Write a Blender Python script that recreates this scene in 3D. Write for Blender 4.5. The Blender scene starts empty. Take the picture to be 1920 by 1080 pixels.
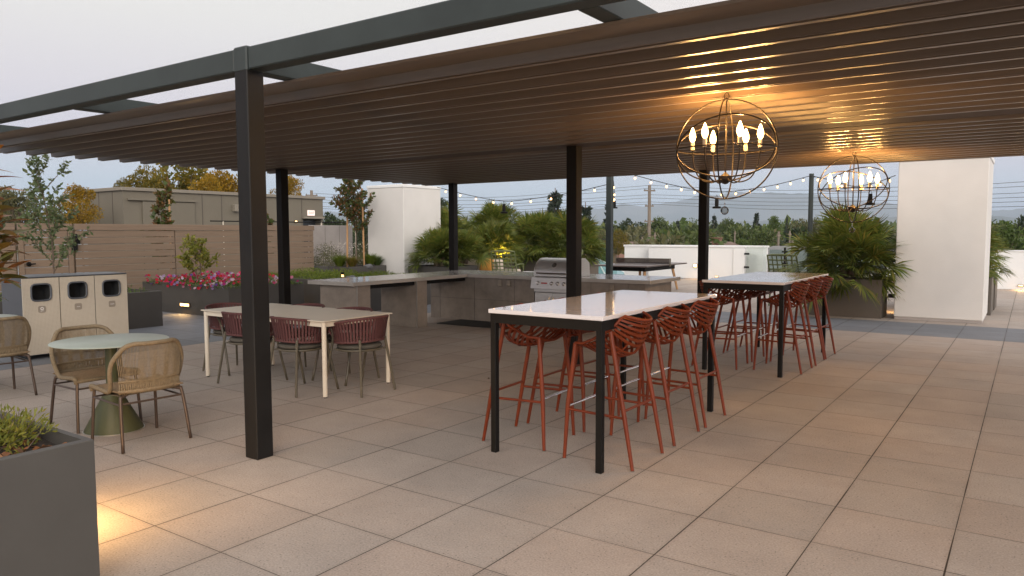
import bpy, math, random
import numpy as np
from mathutils import Vector, Matrix
sc = bpy.context.scene
col = sc.collection
R = math.radians
rng = np.random.default_rng(7)
random.seed(7)

# ------------------------------------------------------------------ camera
F_PX, YAW, PITCH, ROLL, EYE = 1401.146, -0.606902, 0.073218, -0.00259, 1.6154
fw = Vector((math.sin(YAW)*math.cos(PITCH), math.cos(YAW)*math.cos(PITCH), -math.sin(PITCH)))
rt = Vector((math.cos(YAW), -math.sin(YAW), 0)); up = rt.cross(fw)
r2 = rt*math.cos(ROLL) + up*math.sin(ROLL); u2 = -rt*math.sin(ROLL) + up*math.cos(ROLL)
cd = bpy.data.cameras.new('camera'); cam = bpy.data.objects.new('camera', cd); col.objects.link(cam)
cd.sensor_width = 36; cd.lens = 36*F_PX/1920; cd.clip_start = .05; cd.clip_end = 60000
M = Matrix((r2, u2, -fw)).transposed().to_4x4(); M.translation = Vector((0, 0, EYE)); cam.matrix_world = M
sc.camera = cam
def ray(px, py):
    d = fw*F_PX + r2*(px-960) - u2*(py-540); return d.normalized()
def at(px, py, dist):                # world point on a pixel's ray at a horizontal distance
    d = ray(px, py); t = dist/math.hypot(d.x, d.y); return Vector((0, 0, EYE)) + d*t

# ------------------------------------------------------------------ world (twilight sky)
w = bpy.data.worlds.new("World"); sc.world = w; w.use_nodes = True
nt = w.node_tree; nt.nodes.clear()
N = nt.nodes.new; L = nt.links.new
out = N('ShaderNodeOutputWorld'); bg = N('ShaderNodeBackground'); L(bg.outputs[0], out.inputs[0])
sky = N('ShaderNodeTexSky'); sky.sky_type = 'NISHITA'; sky.sun_disc = False
SUN_EL, SUN_ROT = R(6), R(150)
sky.sun_elevation = SUN_EL; sky.sun_rotation = SUN_ROT; sky.altitude = 20; sky.dust_density = 1.5
geo = N('ShaderNodeTexCoord'); sep = N('ShaderNodeSeparateXYZ'); L(geo.outputs['Generated'], sep.inputs[0])
ramp = N('ShaderNodeValToRGB'); L(sep.outputs[2], ramp.inputs[0])
cr = ramp.color_ramp
stops = [(0.0, (.55, .66, .72)), (.025, (.54, .65, .71)), (.06, (.56, .63, .70)), (.115, (.66, .60, .66)), (.17, (.71, .64, .665)), (.26, (.77, .725, .69)), (.42, (.78, .765, .72)), (1.0, (.50, .54, .60))]
cr.elements[0].position, cr.elements[0].color = stops[0][0], (*stops[0][1], 1)
cr.elements[1].position, cr.elements[1].color = stops[-1][0], (*stops[-1][1], 1)
for p, c in stops[1:-1]:
    e = cr.elements.new(p); e.color = (*c, 1)
# brighter, pinker towards the set sun (behind the camera, to the right)
dotn = N('ShaderNodeVectorMath'); dotn.operation = 'DOT_PRODUCT'; L(geo.outputs['Generated'], dotn.inputs[0])
dotn.inputs[1].default_value = (.85, -.5, .15)
mr = N('ShaderNodeMapRange'); L(dotn.outputs['Value'], mr.inputs[0]); mr.inputs[1].default_value = -1; mr.inputs[2].default_value = 1
r2n = N('ShaderNodeValToRGB'); L(mr.outputs[0], r2n.inputs[0]); c2 = r2n.color_ramp
c2.elements[0].position = 0; c2.elements[0].color = (.96, 1.0, 1.0, 1); c2.elements[1].position = 1; c2.elements[1].color = (2.6, 2.45, 2.35, 1)
e = c2.elements.new(.10); e.color = (1.0, 1.0, 1.0, 1)
e = c2.elements.new(.32); e.color = (1.12, 1.0, .99, 1)
mul = N('ShaderNodeMix'); mul.data_type = 'RGBA'; mul.blend_type = 'MULTIPLY'; mul.inputs[0].default_value = 1
L(ramp.outputs[0], mul.inputs[6]); L(r2n.outputs[0], mul.inputs[7])
skm = N('ShaderNodeMix'); skm.data_type = 'RGBA'; skm.blend_type = 'MULTIPLY'; skm.inputs[0].default_value = 1
L(sky.outputs[0], skm.inputs[6]); skm.inputs[7].default_value = (.1, .1, .1, 1)
mx = N('ShaderNodeMix'); mx.data_type = 'RGBA'; mx.inputs[0].default_value = .06
L(mul.outputs[2], mx.inputs[6]); L(skm.outputs[2], mx.inputs[7]); L(mx.outputs[2], bg.inputs[0])
bg.inputs[1].default_value = 1.06

sd = bpy.data.lights.new('sun', 'SUN'); so = bpy.data.objects.new('sun', sd); col.objects.link(so)
sd.energy = 1.6; sd.angle = R(30); sd.color = (1, .93, .87)
so.rotation_euler = (R(72), 0, R(42)); so.location = (20, -20, 20)
sc.view_settings.view_transform = 'Standard'; sc.view_settings.look = 'None'
sc.view_settings.exposure = 0.24; sc.view_settings.gamma = 1
sc.cycles.max_bounces = 6; sc.cycles.diffuse_bounces = 3; sc.cycles.glossy_bounces = 3
sc.cycles.transmission_bounces = 4; sc.cycles.transparent_max_bounces = 12; sc.cycles.volume_bounces = 0
sc.cycles.sample_clamp_indirect = 4

# ------------------------------------------------------------------ helpers
class MB:
    def __init__(s): s.v = []; s.f = []; s.n = 0
    def add(s, vs, fs):
        s.v.append(np.asarray(vs, float).reshape(-1, 3)); k = s.n
        s.f.extend([tuple(int(i)+k for i in f) for f in fs]); s.n += len(s.v[-1]); return s
    def quads(s, Q):
        Q = np.asarray(Q, float); n = len(Q); k = s.n; m = Q.shape[1]
        s.v.append(Q.reshape(-1, 3)); s.f.extend(map(tuple, (np.arange(n*m).reshape(n, m)+k).tolist())); s.n += n*m; return s
    def box(s, x0, x1, y0, y1, z0, z1, rot=0, c=None):
        v = np.array([(x, y, z) for x in (x0, x1) for y in (y0, y1) for z in (z0, z1)], float)
        if rot:
            cx, cy = c if c else ((x0+x1)/2, (y0+y1)/2); a, b = math.cos(rot), math.sin(rot)
            X, Y = v[:, 0]-cx, v[:, 1]-cy; v[:, 0], v[:, 1] = cx+a*X-b*Y, cy+b*X+a*Y
        return s.add(v, [(0, 1, 3, 2), (4, 6, 7, 5), (0, 4, 5, 1), (2, 3, 7, 6), (0, 2, 6, 4), (1, 5, 7, 3)])
    def bbox(s, x0, x1, y0, y1, z0, z1, b=.004):     # box with chamfered edges
        xs = (x0, x1); ys = (y0, y1); zs = (z0, z1); V = []; F = []; ix = {}
        for i in (0, 1):
            for j in (0, 1):
                for k in (0, 1):
                    sx, sy, sz = (1, -1)[i], (1, -1)[j], (1, -1)[k]
                    for a in range(3):
                        p = [xs[i]+sx*b, ys[j]+sy*b, zs[k]+sz*b]; p[a] = (xs[i], ys[j], zs[k])[a]
                        ix[i, j, k, a] = len(V); V.append(p)
        for a in range(3):
            o = [q for q in range(3) if q != a]
            for e in (0, 1):
                q = []
                for (m, n) in ((0, 0), (1, 0), (1, 1), (0, 1)):
                    t = [0, 0, 0]; t[a] = e; t[o[0]] = m; t[o[1]] = n; q.append(ix[(*t, a)])
                F.append(q)
        for a in range(3):                        # edges along axis a
            o = [q for q in range(3) if q != a]
            for m in (0, 1):
                for n in (0, 1):
                    t0 = [0, 0, 0]; t0[o[0]] = m; t0[o[1]] = n; t1 = list(t0); t1[a] = 1
                    F.append([ix[(*t0, o[0])], ix[(*t1, o[0])], ix[(*t1, o[1])], ix[(*t0, o[1])]])
        for i in (0, 1):
            for j in (0, 1):
                for k in (0, 1): F.append([ix[i, j, k, 0], ix[i, j, k, 1], ix[i, j, k, 2]])
        return s.add(V, F)
    def tube(s, P, r, n=8, closed=False, caps=True):
        P = [Vector(p) for p in P]; m = len(P); rr = r if hasattr(r, '__len__') else [r]*m
        t0 = (P[1]-P[0]).normalized(); a = Vector((0, 0, 1)) if abs(t0.z) < .9 else Vector((1, 0, 0))
        nrm = t0.cross(a).normalized(); V = []
        for i in range(m):
            if closed: t = (P[(i+1) % m]-P[i-1]).normalized()
            else: t = (P[min(i+1, m-1)]-P[max(i-1, 0)]).normalized()
            nrm = (nrm-t*nrm.dot(t)).normalized(); b = t.cross(nrm)
            for k in range(n):
                q = 2*math.pi*k/n; V.append(P[i]+(nrm*math.cos(q)+b*math.sin(q))*rr[i])
        F = []
        for i in range(m if closed else m-1):
            j = (i+1) % m
            for k in range(n): F.append((i*n+k, i*n+(k+1) % n, j*n+(k+1) % n, j*n+k))
        if caps and not closed: F.append(tuple(range(n-1, -1, -1))); F.append(tuple(range((m-1)*n, m*n)))
        return s.add([tuple(v) for v in V], F)
    def lathe(s, prof, n=20, c=(0, 0, 0)):
        V = []; F = []
        for r, z in prof:
            for k in range(n):
                q = 2*math.pi*k/n; V.append((c[0]+r*math.cos(q), c[1]+r*math.sin(q), c[2]+z))
        for i in range(len(prof)-1):
            for k in range(n): F.append((i*n+k, i*n+(k+1) % n, (i+1)*n+(k+1) % n, (i+1)*n+k))
        F.append(tuple(range(n-1, -1, -1))); F.append(tuple(range((len(prof)-1)*n, len(prof)*n)))
        return s.add(V, F)
    def prism(s, poly, axis, a0, a1):            # polygon in the two other axes, extruded along axis
        n = len(poly); V = []
        for a in (a0, a1):
            for p in poly:
                if axis == 0: V.append((a, p[0], p[1]))
                elif axis == 1: V.append((p[0], a, p[1]))
                else: V.append((p[0], p[1], a))
        F = [tuple(range(n)), tuple(range(2*n-1, n-1, -1))]+[(i, (i+1) % n, n+(i+1) % n, n+i) for i in range(n)]
        return s.add(V, F)
    def build(s, name, m, parent=None, smooth=False, bevel=0):
        me = bpy.data.meshes.new(name); V = np.concatenate(s.v) if s.v else np.zeros((0, 3))
        me.from_pydata(V.tolist(), [], s.f); me.update(); me.materials.append(m)
        if smooth: me.polygons.foreach_set('use_smooth', [True]*len(me.polygons))
        if smooth == 'auto':
            try: me.set_sharp_from_angle(angle=R(35))
            except Exception: pass
        o = bpy.data.objects.new(name, me); col.objects.link(o)
        if parent: o.parent = parent
        return o
def tag(o, label=None, cat=None, group=None, kind=None):
    if label: o['label'] = label
    if cat: o['category'] = cat
    if group: o['group'] = group
    if kind: o['kind'] = kind
    return o
def thing(name, label, cat, loc=(0, 0, 0), rz=0, group=None):
    o = bpy.data.objects.new(name, None); col.objects.link(o); o.location = loc; o.rotation_euler = (0, 0, rz)
    o.empty_display_size = .1
    return tag(o, label, cat, group)
def dup(root, loc, rz=0, label=None, scale=None, group=None):
    r = root.copy(); col.objects.link(r); r.location = loc; r.rotation_euler = (0, 0, rz)
    if scale: r.scale = scale
    if label: r['label'] = label
    if group: r['group'] = group
    for ch in list(root.children):
        c = ch.copy(); col.objects.link(c); c.parent = r
        for g in list(ch.children):
            d = g.copy(); col.objects.link(d); d.parent = c
    return r
def struct(o): o['kind'] = 'structure'; return o
def bez(P, n=8):                                  # Catmull-Rom through points
    P = [Vector(p) for p in P]; Q = [P[0]*2-P[1]]+P+[P[-1]*2-P[-2]]; o = []
    for i in range(1, len(Q)-2):
        for k in range(n):
            t = k/n; a, b, c, d = Q[i-1], Q[i], Q[i+1], Q[i+2]
            o.append(.5*((2*b)+(-a+c)*t+(2*a-5*b+4*c-d)*t*t+(-a+3*b-3*c+d)*t**3))
    o.append(P[-1]); return o

# ------------------------------------------------------------------ materials
def mat(name, c, rough=.5, metal=0, var=.0, scale=4, bump=0, bscale=60, spec=.5, coat=0, c2=None, emit=None, es=0, trans=0, stretch=None):
    m = bpy.data.materials.new(name); m.use_nodes = True; nt = m.node_tree; b = nt.nodes['Principled BSDF']
    b.inputs['Base Color'].default_value = (*c, 1); b.inputs['Roughness'].default_value = rough; b.inputs['Metallic'].default_value = metal
    b.inputs['Specular IOR Level'].default_value = spec; b.inputs['Coat Weight'].default_value = coat
    if emit: b.inputs['Emission Color'].default_value = (*emit, 1); b.inputs['Emission Strength'].default_value = es
    if var or c2 or bump:
        tc = nt.nodes.new('ShaderNodeNewGeometry') ; mp = nt.nodes.new('ShaderNodeMapping')
        nt.links.new(tc.outputs['Position'], mp.inputs[0])
        if stretch: mp.inputs['Scale'].default_value = stretch
    if var or c2:
        n = nt.nodes.new('ShaderNodeTexNoise'); n.inputs['Scale'].default_value = scale; n.inputs['Detail'].default_value = 6; n.inputs['Roughness'].default_value = .65
        nt.links.new(mp.outputs[0], n.inputs['Vector'])
        rp = nt.nodes.new('ShaderNodeValToRGB'); nt.links.new(n.outputs[0], rp.inputs[0])
        lo = [max(0, x*(1-var)) for x in c]; hi = list(c2) if c2 else [min(1, x*(1+var)) for x in c]
        rp.color_ramp.elements[0].position = .3; rp.color_ramp.elements[0].color = (*lo, 1)
        rp.color_ramp.elements[1].position = .7; rp.color_ramp.elements[1].color = (*hi, 1)
        nt.links.new(rp.outputs[0], b.inputs['Base Color'])
        ma = nt.nodes.new('ShaderNodeMapRange'); ma.inputs[3].default_value = max(0, rough-.06); ma.inputs[4].default_value = min(1, rough+.08)
        nt.links.new(n.outputs[0], ma.inputs[0]); nt.links.new(ma.outputs[0], b.inputs['Roughness'])
    if bump:
        n2 = nt.nodes.new('ShaderNodeTexNoise'); n2.inputs['Scale'].default_value = bscale; n2.inputs['Detail'].default_value = 3
        nt.links.new(mp.outputs[0], n2.inputs['Vector'])
        bp = nt.nodes.new('ShaderNodeBump'); bp.inputs['Strength'].default_value = bump; bp.inputs['Distance'].default_value = .01
        nt.links.new(n2.outputs[0], bp.inputs['Height']); nt.links.new(bp.outputs[0], b.inputs['Normal'])
    return m
def leafmat(name, cols, tr=.35, rough=.5):
    m = bpy.data.materials.new(name); m.use_nodes = True; nt = m.node_tree; b = nt.nodes['Principled BSDF']
    g = nt.nodes.new('ShaderNodeNewGeometry'); rp = nt.nodes.new('ShaderNodeValToRGB')
    nt.links.new(g.outputs['Random Per Island'], rp.inputs[0]); k = len(cols)
    rp.color_ramp.elements[0].color = (*cols[0], 1); rp.color_ramp.elements[1].color = (*cols[-1], 1)
    for i, c in enumerate(cols[1:-1]):
        e = rp.color_ramp.elements.new((i+1)/(k-1)); e.color = (*c, 1)
    nz = nt.nodes.new('ShaderNodeTexNoise'); nz.inputs['Scale'].default_value = 1.1; nt.links.new(g.outputs['Position'], nz.inputs['Vector'])
    hs = nt.nodes.new('ShaderNodeHueSaturation'); mr = nt.nodes.new('ShaderNodeMapRange')
    mr.inputs[3].default_value = .55; mr.inputs[4].default_value = 1.45; nt.links.new(nz.outputs[0], mr.inputs[0])
    nt.links.new(mr.outputs[0], hs.inputs['Value']); nt.links.new(rp.outputs[0], hs.inputs['Color'])
    b.inputs['Roughness'].default_value = rough; nt.links.new(hs.outputs[0], b.inputs['Base Color']); b.inputs['Specular IOR Level'].default_value = .3
    t = nt.nodes.new('ShaderNodeBsdfTranslucent'); nt.links.new(hs.outputs[0], t.inputs[0])
    x = nt.nodes.new('ShaderNodeMixShader'); x.inputs[0].default_value = tr
    o = nt.nodes['Material Output']; nt.links.new(b.outputs[0], x.inputs[1]); nt.links.new(t.outputs[0], x.inputs[2]); nt.links.new(x.outputs[0], o.inputs[0])
    return m
def glassmat(name, tint, rough=.02, alpha=.25):
    m = bpy.data.materials.new(name); m.use_nodes = True; nt = m.node_tree; nt.nodes.clear()
    o = nt.nodes.new('ShaderNodeOutputMaterial'); g = nt.nodes.new('ShaderNodeBsdfGlossy'); g.inputs['Roughness'].default_value = rough
    t = nt.nodes.new('ShaderNodeBsdfTransparent'); t.inputs[0].default_value = (*tint, 1)
    fr = nt.nodes.new('ShaderNodeFresnel'); fr.inputs[0].default_value = 1.5
    x = nt.nodes.new('ShaderNodeMixShader'); nt.links.new(fr.outputs[0], x.inputs[0]); nt.links.new(t.outputs[0], x.inputs[1]); nt.links.new(g.outputs[0], x.inputs[2]); nt.links.new(x.outputs[0], o.inputs[0])
    return m
m_brown = mat('louvre_brown', (.140, .104, .076), .36, var=.14, scale=3, stretch=(.15, 8, 8), spec=.5, coat=.35)
m_brown.node_tree.nodes['Principled BSDF'].inputs['Coat Roughness'].default_value = .27
m_gut = mat('gutter_brown', (.085, .060, .048), .65, var=.1, scale=2, spec=.25)
m_dark = mat('dark_bronze_steel', (.009, .0075, .0065), .5, var=.25, scale=3, bump=.05, spec=.16)
m_post = mat('satin_charcoal_post', (.0105, .010, .0095), .46, var=.25, scale=3, bump=.05, spec=.2)
m_beam = mat('charcoal_steel', (.034, .044, .043), .5, var=.2, scale=2, spec=.3)
m_black = mat('black_steel', (.007, .0065, .006), .5, var=.2, scale=5, spec=.15)
m_rubber = mat('black_rubber', (.018, .019, .02), .8, var=.3, scale=20, bump=.3, bscale=80)
m_white = mat('white_stucco', (.63, .615, .585), .85, var=.05, scale=1.3, bump=.25, bscale=90)
m_whitewall = mat('white_parapet_paint', (.74, .745, .73), .75, var=.03, scale=1, bump=.04, bscale=60)
m_quartz = mat('white_quartz', (.72, .68, .67), .07, spec=.75, coat=.4)
m_rust = mat('rust_red_paint', (.148, .0235, .005), .48, var=.2, scale=14, spec=.3)
m_steel = mat('brushed_steel', (.66, .66, .65), .42, metal=.75, var=.12, scale=6, stretch=(1, 1, 18))
m_steel2 = mat('bright_steel', (.66, .65, .62), .2, metal=1)
m_cream = mat('cream_paint', (.60, .54, .44), .45, var=.05, scale=6)
m_maroon = mat('maroon_strap', (.090, .030, .029), .75, var=.15, scale=40, bump=.3, bscale=200)
m_olive = mat('olive_bronze_tube', (.085, .072, .048), .4, var=.12, scale=8)
m_cush = mat('olive_grey_cushion', (.075, .068, .055), .9, var=.15, scale=60, bump=.3, bscale=300)
m_rope = mat('tan_rope', (.195, .148, .088), .8, var=.22, scale=50, bump=.5, bscale=320)
m_ropes = mat('tan_rope_seat', (.24, .165, .095), .85, var=.25, scale=60, bump=.6, bscale=260)
m_bronze = mat('bronze_tube', (.075, .052, .040), .38, metal=.3, var=.12, scale=8)
m_sage = mat('sage_table_top', (.33, .37, .32), .38, var=.05, scale=5, bump=.03)
m_green = mat('olive_green_paint', (.060, .068, .026), .5, var=.12, scale=5)
m_binp = mat('bin_perforated_panel', (.555, .505, .415), .5, var=.05, scale=3)
m_binb = mat('bin_grey_body', (.085, .095, .11), .45, var=.08, scale=4)
m_pl = mat('planter_grey', (.068, .063, .056), .55, var=.08, scale=2.5, bump=.05)
m_pl2 = mat('planter_taupe', (.095, .080, .064), .55, var=.08, scale=2.5, bump=.05)
m_soil = mat('dark_soil', (.03, .02, .014), .95, var=.6, scale=30, bump=1, bscale=60)
m_stone = mat('grey_stone_cladding', (.24, .208, .175), .6, var=.25, scale=3.2, bump=.06, bscale=30)
m_ctop = mat('grey_quartz_counter', (.42, .40, .37), .16, var=.06, scale=5, coat=.2, spec=.6)
m_chrome = mat('edge_trim', (.5, .5, .48), .3, metal=.8)
m_fence = mat('fence_taupe_board', (.185, .130, .088), .6, var=.16, scale=4, stretch=(1, .3, 10), bump=.1, bscale=40)
m_bld = mat('olive_taupe_panel', (.15, .132, .098), .6, var=.05, scale=1.5)
m_bldtrim = mat('taupe_trim', (.215, .19, .15), .6, var=.05, scale=2)
m_conc = mat('light_concrete', (.36, .33, .31), .8, var=.12, scale=1.5, bump=.15, bscale=20)
m_wood = mat('stake_wood', (.42, .24, .11), .75, var=.2, scale=20, stretch=(1, 1, .15))
m_bark = mat('bark', (.13, .095, .07), .9, var=.35, scale=12, bump=.8, bscale=30)
m_pole = mat('weathered_pole', (.20, .165, .13), .9, var=.2, scale=2)
m_brass = mat('aged_bronze_chandelier', (.024, .018, .013), .4, metal=.5, var=.15, scale=20)
m_bulb = mat('lit_bulb', (1, .8, .5), .3, emit=(1, .60, .20), es=11)
m_sbulb = mat('lit_string_bulb', (1, .8, .5), .3, emit=(1, .56, .22), es=3.0)
m_lamp = mat('lit_step_light', (1, .8, .5), .3, emit=(1, .62, .22), es=5)
m_glassr = glassmat('clear_sleeve', (.92, .85, .7))
m_glass = glassmat('railing_glass', (.80, .88, .86))
m_glassf = glassmat('frosted_green_glass', (.955, .985, .975))
m_crystal = glassmat('crystal', (.75, .74, .72))
m_wire = mat('black_cable', (.02, .02, .02), .6)
m_pingtop = mat('ping_pong_top', (.075, .055, .05), .35, var=.1, scale=3)
m_orange = mat('orange_cushion', (.48, .22, .04), .9, var=.1, scale=30, bump=.2, bscale=200)
m_beige = mat('beige_cushion', (.55, .47, .38), .9, var=.08, scale=30, bump=.2, bscale=200)
m_lat = mat('green_lattice_chair', (.11, .13, .05), .5, var=.1, scale=6)
m_roof = mat('brown_roof', (.17, .12, .095), .9, var=.25, scale=1.5)
m_tile = mat('red_roof_tile', (.20, .105, .075), .9, var=.25, scale=2)
m_house = mat('beige_house_wall', (.50, .42, .33), .9, var=.06, scale=1)
m_teal = mat('teal_glass_roof', (.16, .30, .33), .3, var=.1, scale=1)
m_dkwin = mat('dark_window', (.03, .035, .04), .2)
m_red = mat('red_badge', (.45, .03, .02), .5)
m_exit = mat('exit_sign_white', (.8, .7, .65), .6, emit=(1, .80, .74), es=.45)
m_exitr = mat('exit_letters', (.8, .08, .05), .6, emit=(1, .2, .12), es=.8)
m_icon = mat('icon_white', (.85, .83, .8), .6)
m_badge = mat('badge_taupe', (.30, .26, .21), .5)
m_rock = mat('grey_rock', (.12, .12, .125), .85, var=.3, scale=6, bump=.4, bscale=15)

# paving: 0.61 m pavers with joints, per-paver tone, a darker band at the edges
def paving():
    m = bpy.data.materials.new('concrete_pavers'); m.use_nodes = True; nt = m.node_tree; b = nt.nodes['Principled BSDF']
    N = nt.nodes.new; L = nt.links.new
    def mth(op, a, bb=None, cc=None):
        n = N('ShaderNodeMath'); n.operation = op
        for i, v in enumerate((a, bb, cc)):
            if v is None: continue
            if isinstance(v, (int, float)): n.inputs[i].default_value = v
            else: L(v, n.inputs[i])
        return n.outputs[0]
    g = N('ShaderNodeNewGeometry'); s = N('ShaderNodeSeparateXYZ'); L(g.outputs['Position'], s.inputs[0])
    tx = mth('DIVIDE', mth('ADD', s.outputs[0], 3.328), .61); ty = mth('DIVIDE', mth('SUBTRACT', s.outputs[1], 2.187), .61)
    # a little wobble per row so that joints are not ruler straight
    fx, fy = mth('FLOOR', tx), mth('FLOOR', ty)
    ex = mth('MULTIPLY', mth('SUBTRACT', .5, mth('ABSOLUTE', mth('SUBTRACT', mth('FRACT', tx), .5))), .61)
    ey = mth('MULTIPLY', mth('SUBTRACT', .5, mth('ABSOLUTE', mth('SUBTRACT', mth('FRACT', ty), .5))), .61)
    cx = N('ShaderNodeCombineXYZ'); L(fx, cx.inputs[0]); L(fy, cx.inputs[1])
    wn = N('ShaderNodeTexWhiteNoise'); wn.noise_dimensions = '3D'; L(cx.outputs[0], wn.inputs[0])
    wv = N('ShaderNodeMapRange'); L(wn.outputs['Value'], wv.inputs[0]); wv.inputs[3].default_value = .93; wv.inputs[4].default_value = 1.05
    sp2 = N('ShaderNodeSeparateColor'); L(wn.outputs['Color'], sp2.inputs[0])
    tone = N('ShaderNodeMix'); tone.data_type = 'RGBA'; L(sp2.outputs[1], tone.inputs[0])
    tone.inputs[6].default_value = (.345, .303, .265, 1); tone.inputs[7].default_value = (.362, .302, .256, 1)
    # edge band
    band = mth('MAXIMUM', mth('MULTIPLY', mth('GREATER_THAN', s.outputs[1], 13.167), mth('LESS_THAN', s.outputs[1], 14.997)), mth('LESS_THAN', s.outputs[0], -10.038))
    bandm = N('ShaderNodeMix'); bandm.data_type = 'RGBA'; L(band, bandm.inputs[0]); L(tone.outputs[2], bandm.inputs[6]); bandm.inputs[7].default_value = (.165, .175, .19, 1)
    n1 = N('ShaderNodeTexNoise'); n1.inputs['Scale'].default_value = 2.3; n1.inputs['Detail'].default_value = 8; n1.inputs['Roughness'].default_value = .65; L(g.outputs['Position'], n1.inputs['Vector'])
    r1 = N('ShaderNodeMapRange'); L(n1.outputs[0], r1.inputs[0]); r1.inputs[1].default_value = .3; r1.inputs[2].default_value = .7; r1.inputs[3].default_value = .90; r1.inputs[4].default_value = 1.09
    n2 = N('ShaderNodeTexNoise'); n2.inputs['Scale'].default_value = 95; n2.inputs['Detail'].default_value = 3; L(g.outputs['Position'], n2.inputs['Vector'])
    r2_ = N('ShaderNodeMapRange'); L(n2.outputs[0], r2_.inputs[0]); r2_.inputs[1].default_value = .3; r2_.inputs[2].default_value = .7; r2_.inputs[3].default_value = .80; r2_.inputs[4].default_value = 1.18
    vo = N('ShaderNodeTexVoronoi'); vo.inputs['Scale'].default_value = 42; L(g.outputs['Position'], vo.inputs['Vector'])
    vs = N('ShaderNodeSeparateColor'); L(vo.outputs['Color'], vs.inputs[0])
    pit = mth('MULTIPLY', mth('LESS_THAN', vo.outputs['Distance'], .17), mth('GREATER_THAN', vs.outputs[0], .62))
    n3 = N('ShaderNodeTexNoise'); n3.inputs['Scale'].default_value = .55; n3.inputs['Detail'].default_value = 4; L(g.outputs['Position'], n3.inputs['Vector'])
    r3 = N('ShaderNodeMapRange'); L(n3.outputs[0], r3.inputs[0]); r3.inputs[1].default_value = .35; r3.inputs[2].default_value = .65; r3.inputs[3].default_value = .94; r3.inputs[4].default_value = 1.05
    val = mth('MULTIPLY', mth('MULTIPLY', wv.outputs[0], r1.outputs[0]), mth('MULTIPLY', r2_.outputs[0], r3.outputs[0]))
    val = mth('MULTIPLY', val, mth('SUBTRACT', 1, mth('MULTIPLY', pit, .45)))
    jw = N('ShaderNodeTexNoise'); jw.inputs['Scale'].default_value = 1.7; L(g.outputs['Position'], jw.inputs['Vector'])
    jwm = mth('MULTIPLY', jw.outputs[0], 1.0)
    jx = mth('LESS_THAN', ex, mth('MULTIPLY', jwm, .0062)); jy = mth('LESS_THAN', ey, mth('MULTIPLY', jwm, .0040))
    J = mth('MAXIMUM', jx, jy)
    # soft dirt next to the joints
    em = mth('MINIMUM', ex, ey); dirt = N('ShaderNodeMapRange'); L(em, dirt.inputs[0]); dirt.inputs[1].default_value = 0; dirt.inputs[2].default_value = .03; dirt.inputs[3].default_value = .90; dirt.inputs[4].default_value = 1
    val = mth('MULTIPLY', val, dirt.outputs[0])
    sc_ = N('ShaderNodeVectorMath'); sc_.operation = 'SCALE'; L(bandm.outputs[2], sc_.inputs[0]); L(val, sc_.inputs['Scale'])
    fin = N('ShaderNodeMix'); fin.data_type = 'RGBA'; L(J, fin.inputs[0]); L(sc_.outputs[0], fin.inputs[6]); fin.inputs[7].default_value = (.035, .024, .016, 1)
    L(fin.outputs[2], b.inputs['Base Color']); b.inputs['Roughness'].default_value = .72; b.inputs['Specular IOR Level'].default_value = .35
    hgt = mth('SUBTRACT', mth('MULTIPLY', n2.outputs[0], .08), mth('MULTIPLY', J, 1.0))
    hgt = mth('ADD', hgt, mth('MULTIPLY', wn.outputs['Value'], .25)); hgt = mth('SUBTRACT', hgt, mth('MULTIPLY', pit, .3))
    bp = N('ShaderNodeBump'); bp.inputs['Strength'].default_value = .5; bp.inputs['Distance'].default_value = .006; L(hgt, bp.inputs['Height']); L(bp.outputs[0], b.inputs['Normal'])
    return m
m_pave = paving()
def gradnoise(name, cols, scale, rough=.9):
    m = bpy.data.materials.new(name); m.use_nodes = True; nt = m.node_tree; b = nt.nodes['Principled BSDF']
    g = nt.nodes.new('ShaderNodeNewGeometry'); n = nt.nodes.new('ShaderNodeTexNoise'); n.inputs['Scale'].default_value = scale; n.inputs['Detail'].default_value = 8
    rp = nt.nodes.new('ShaderNodeValToRGB'); nt.links.new(g.outputs['Position'], n.inputs['Vector']); nt.links.new(n.outputs[0], rp.inputs[0])
    for i, c in enumerate(cols):
        p = .3+.4*i/(len(cols)-1)
        e = rp.color_ramp.elements[0] if i == 0 else (rp.color_ramp.elements[1] if i == len(cols)-1 else rp.color_ramp.elements.new(p))
        e.position = p; e.color = (*c, 1)
    nt.links.new(rp.outputs[0], b.inputs['Base Color']); b.inputs['Roughness'].default_value = rough
    return m
m_ground = gradnoise('town_ground', [(.05, .06, .035), (.09, .09, .06), (.14, .13, .11)], .02)
m_hill = gradnoise('wooded_hill', [(.06, .08, .06), (.09, .10, .07), (.13, .13, .09)], .002)

lf_palm = leafmat('palm_frond', [(.065, .095, .013), (.12, .155, .025), (.18, .20, .038), (.06, .105, .02), (.26, .21, .04)], .3)
lf_green = leafmat('green_leaves', [(.06, .10, .022), (.095, .145, .034), (.14, .18, .05)], .35)
lf_young = leafmat('young_tree_leaves', [(.08, .12, .05), (.12, .16, .07), (.17, .19, .09)], .35)
lf_goldlit = leafmat('gold_and_lamplit_leaves', [(.16, .11, .012), (.30, .18, .015), (.40, .23, .02), (.14, .13, .02)], .4)  # lamp glow on trees behind the building is painted in as gold
lf_olivelit = leafmat('olive_and_lamplit_leaves', [(.10, .10, .018), (.17, .14, .02), (.24, .16, .02), (.09, .10, .02)], .4)  # gold tones here stand in for lamplight on the big tree
lf_redgreen = leafmat('red_green_leaves', [(.05, .08, .02), (.08, .11, .03), (.18, .075, .03), (.06, .085, .025)], .35)
lf_red = leafmat('rust_and_green_large_leaves', [(.05, .09, .02), (.24, .06, .015), (.09, .12, .03), (.30, .10, .015), (.05, .07, .02), (.22, .14, .02)], .3, .35)
lf_lime = leafmat('yellow_green_leaves', [(.17, .19, .03), (.26, .25, .04), (.12, .15, .03), (.34, .28, .05)], .4)
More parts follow.
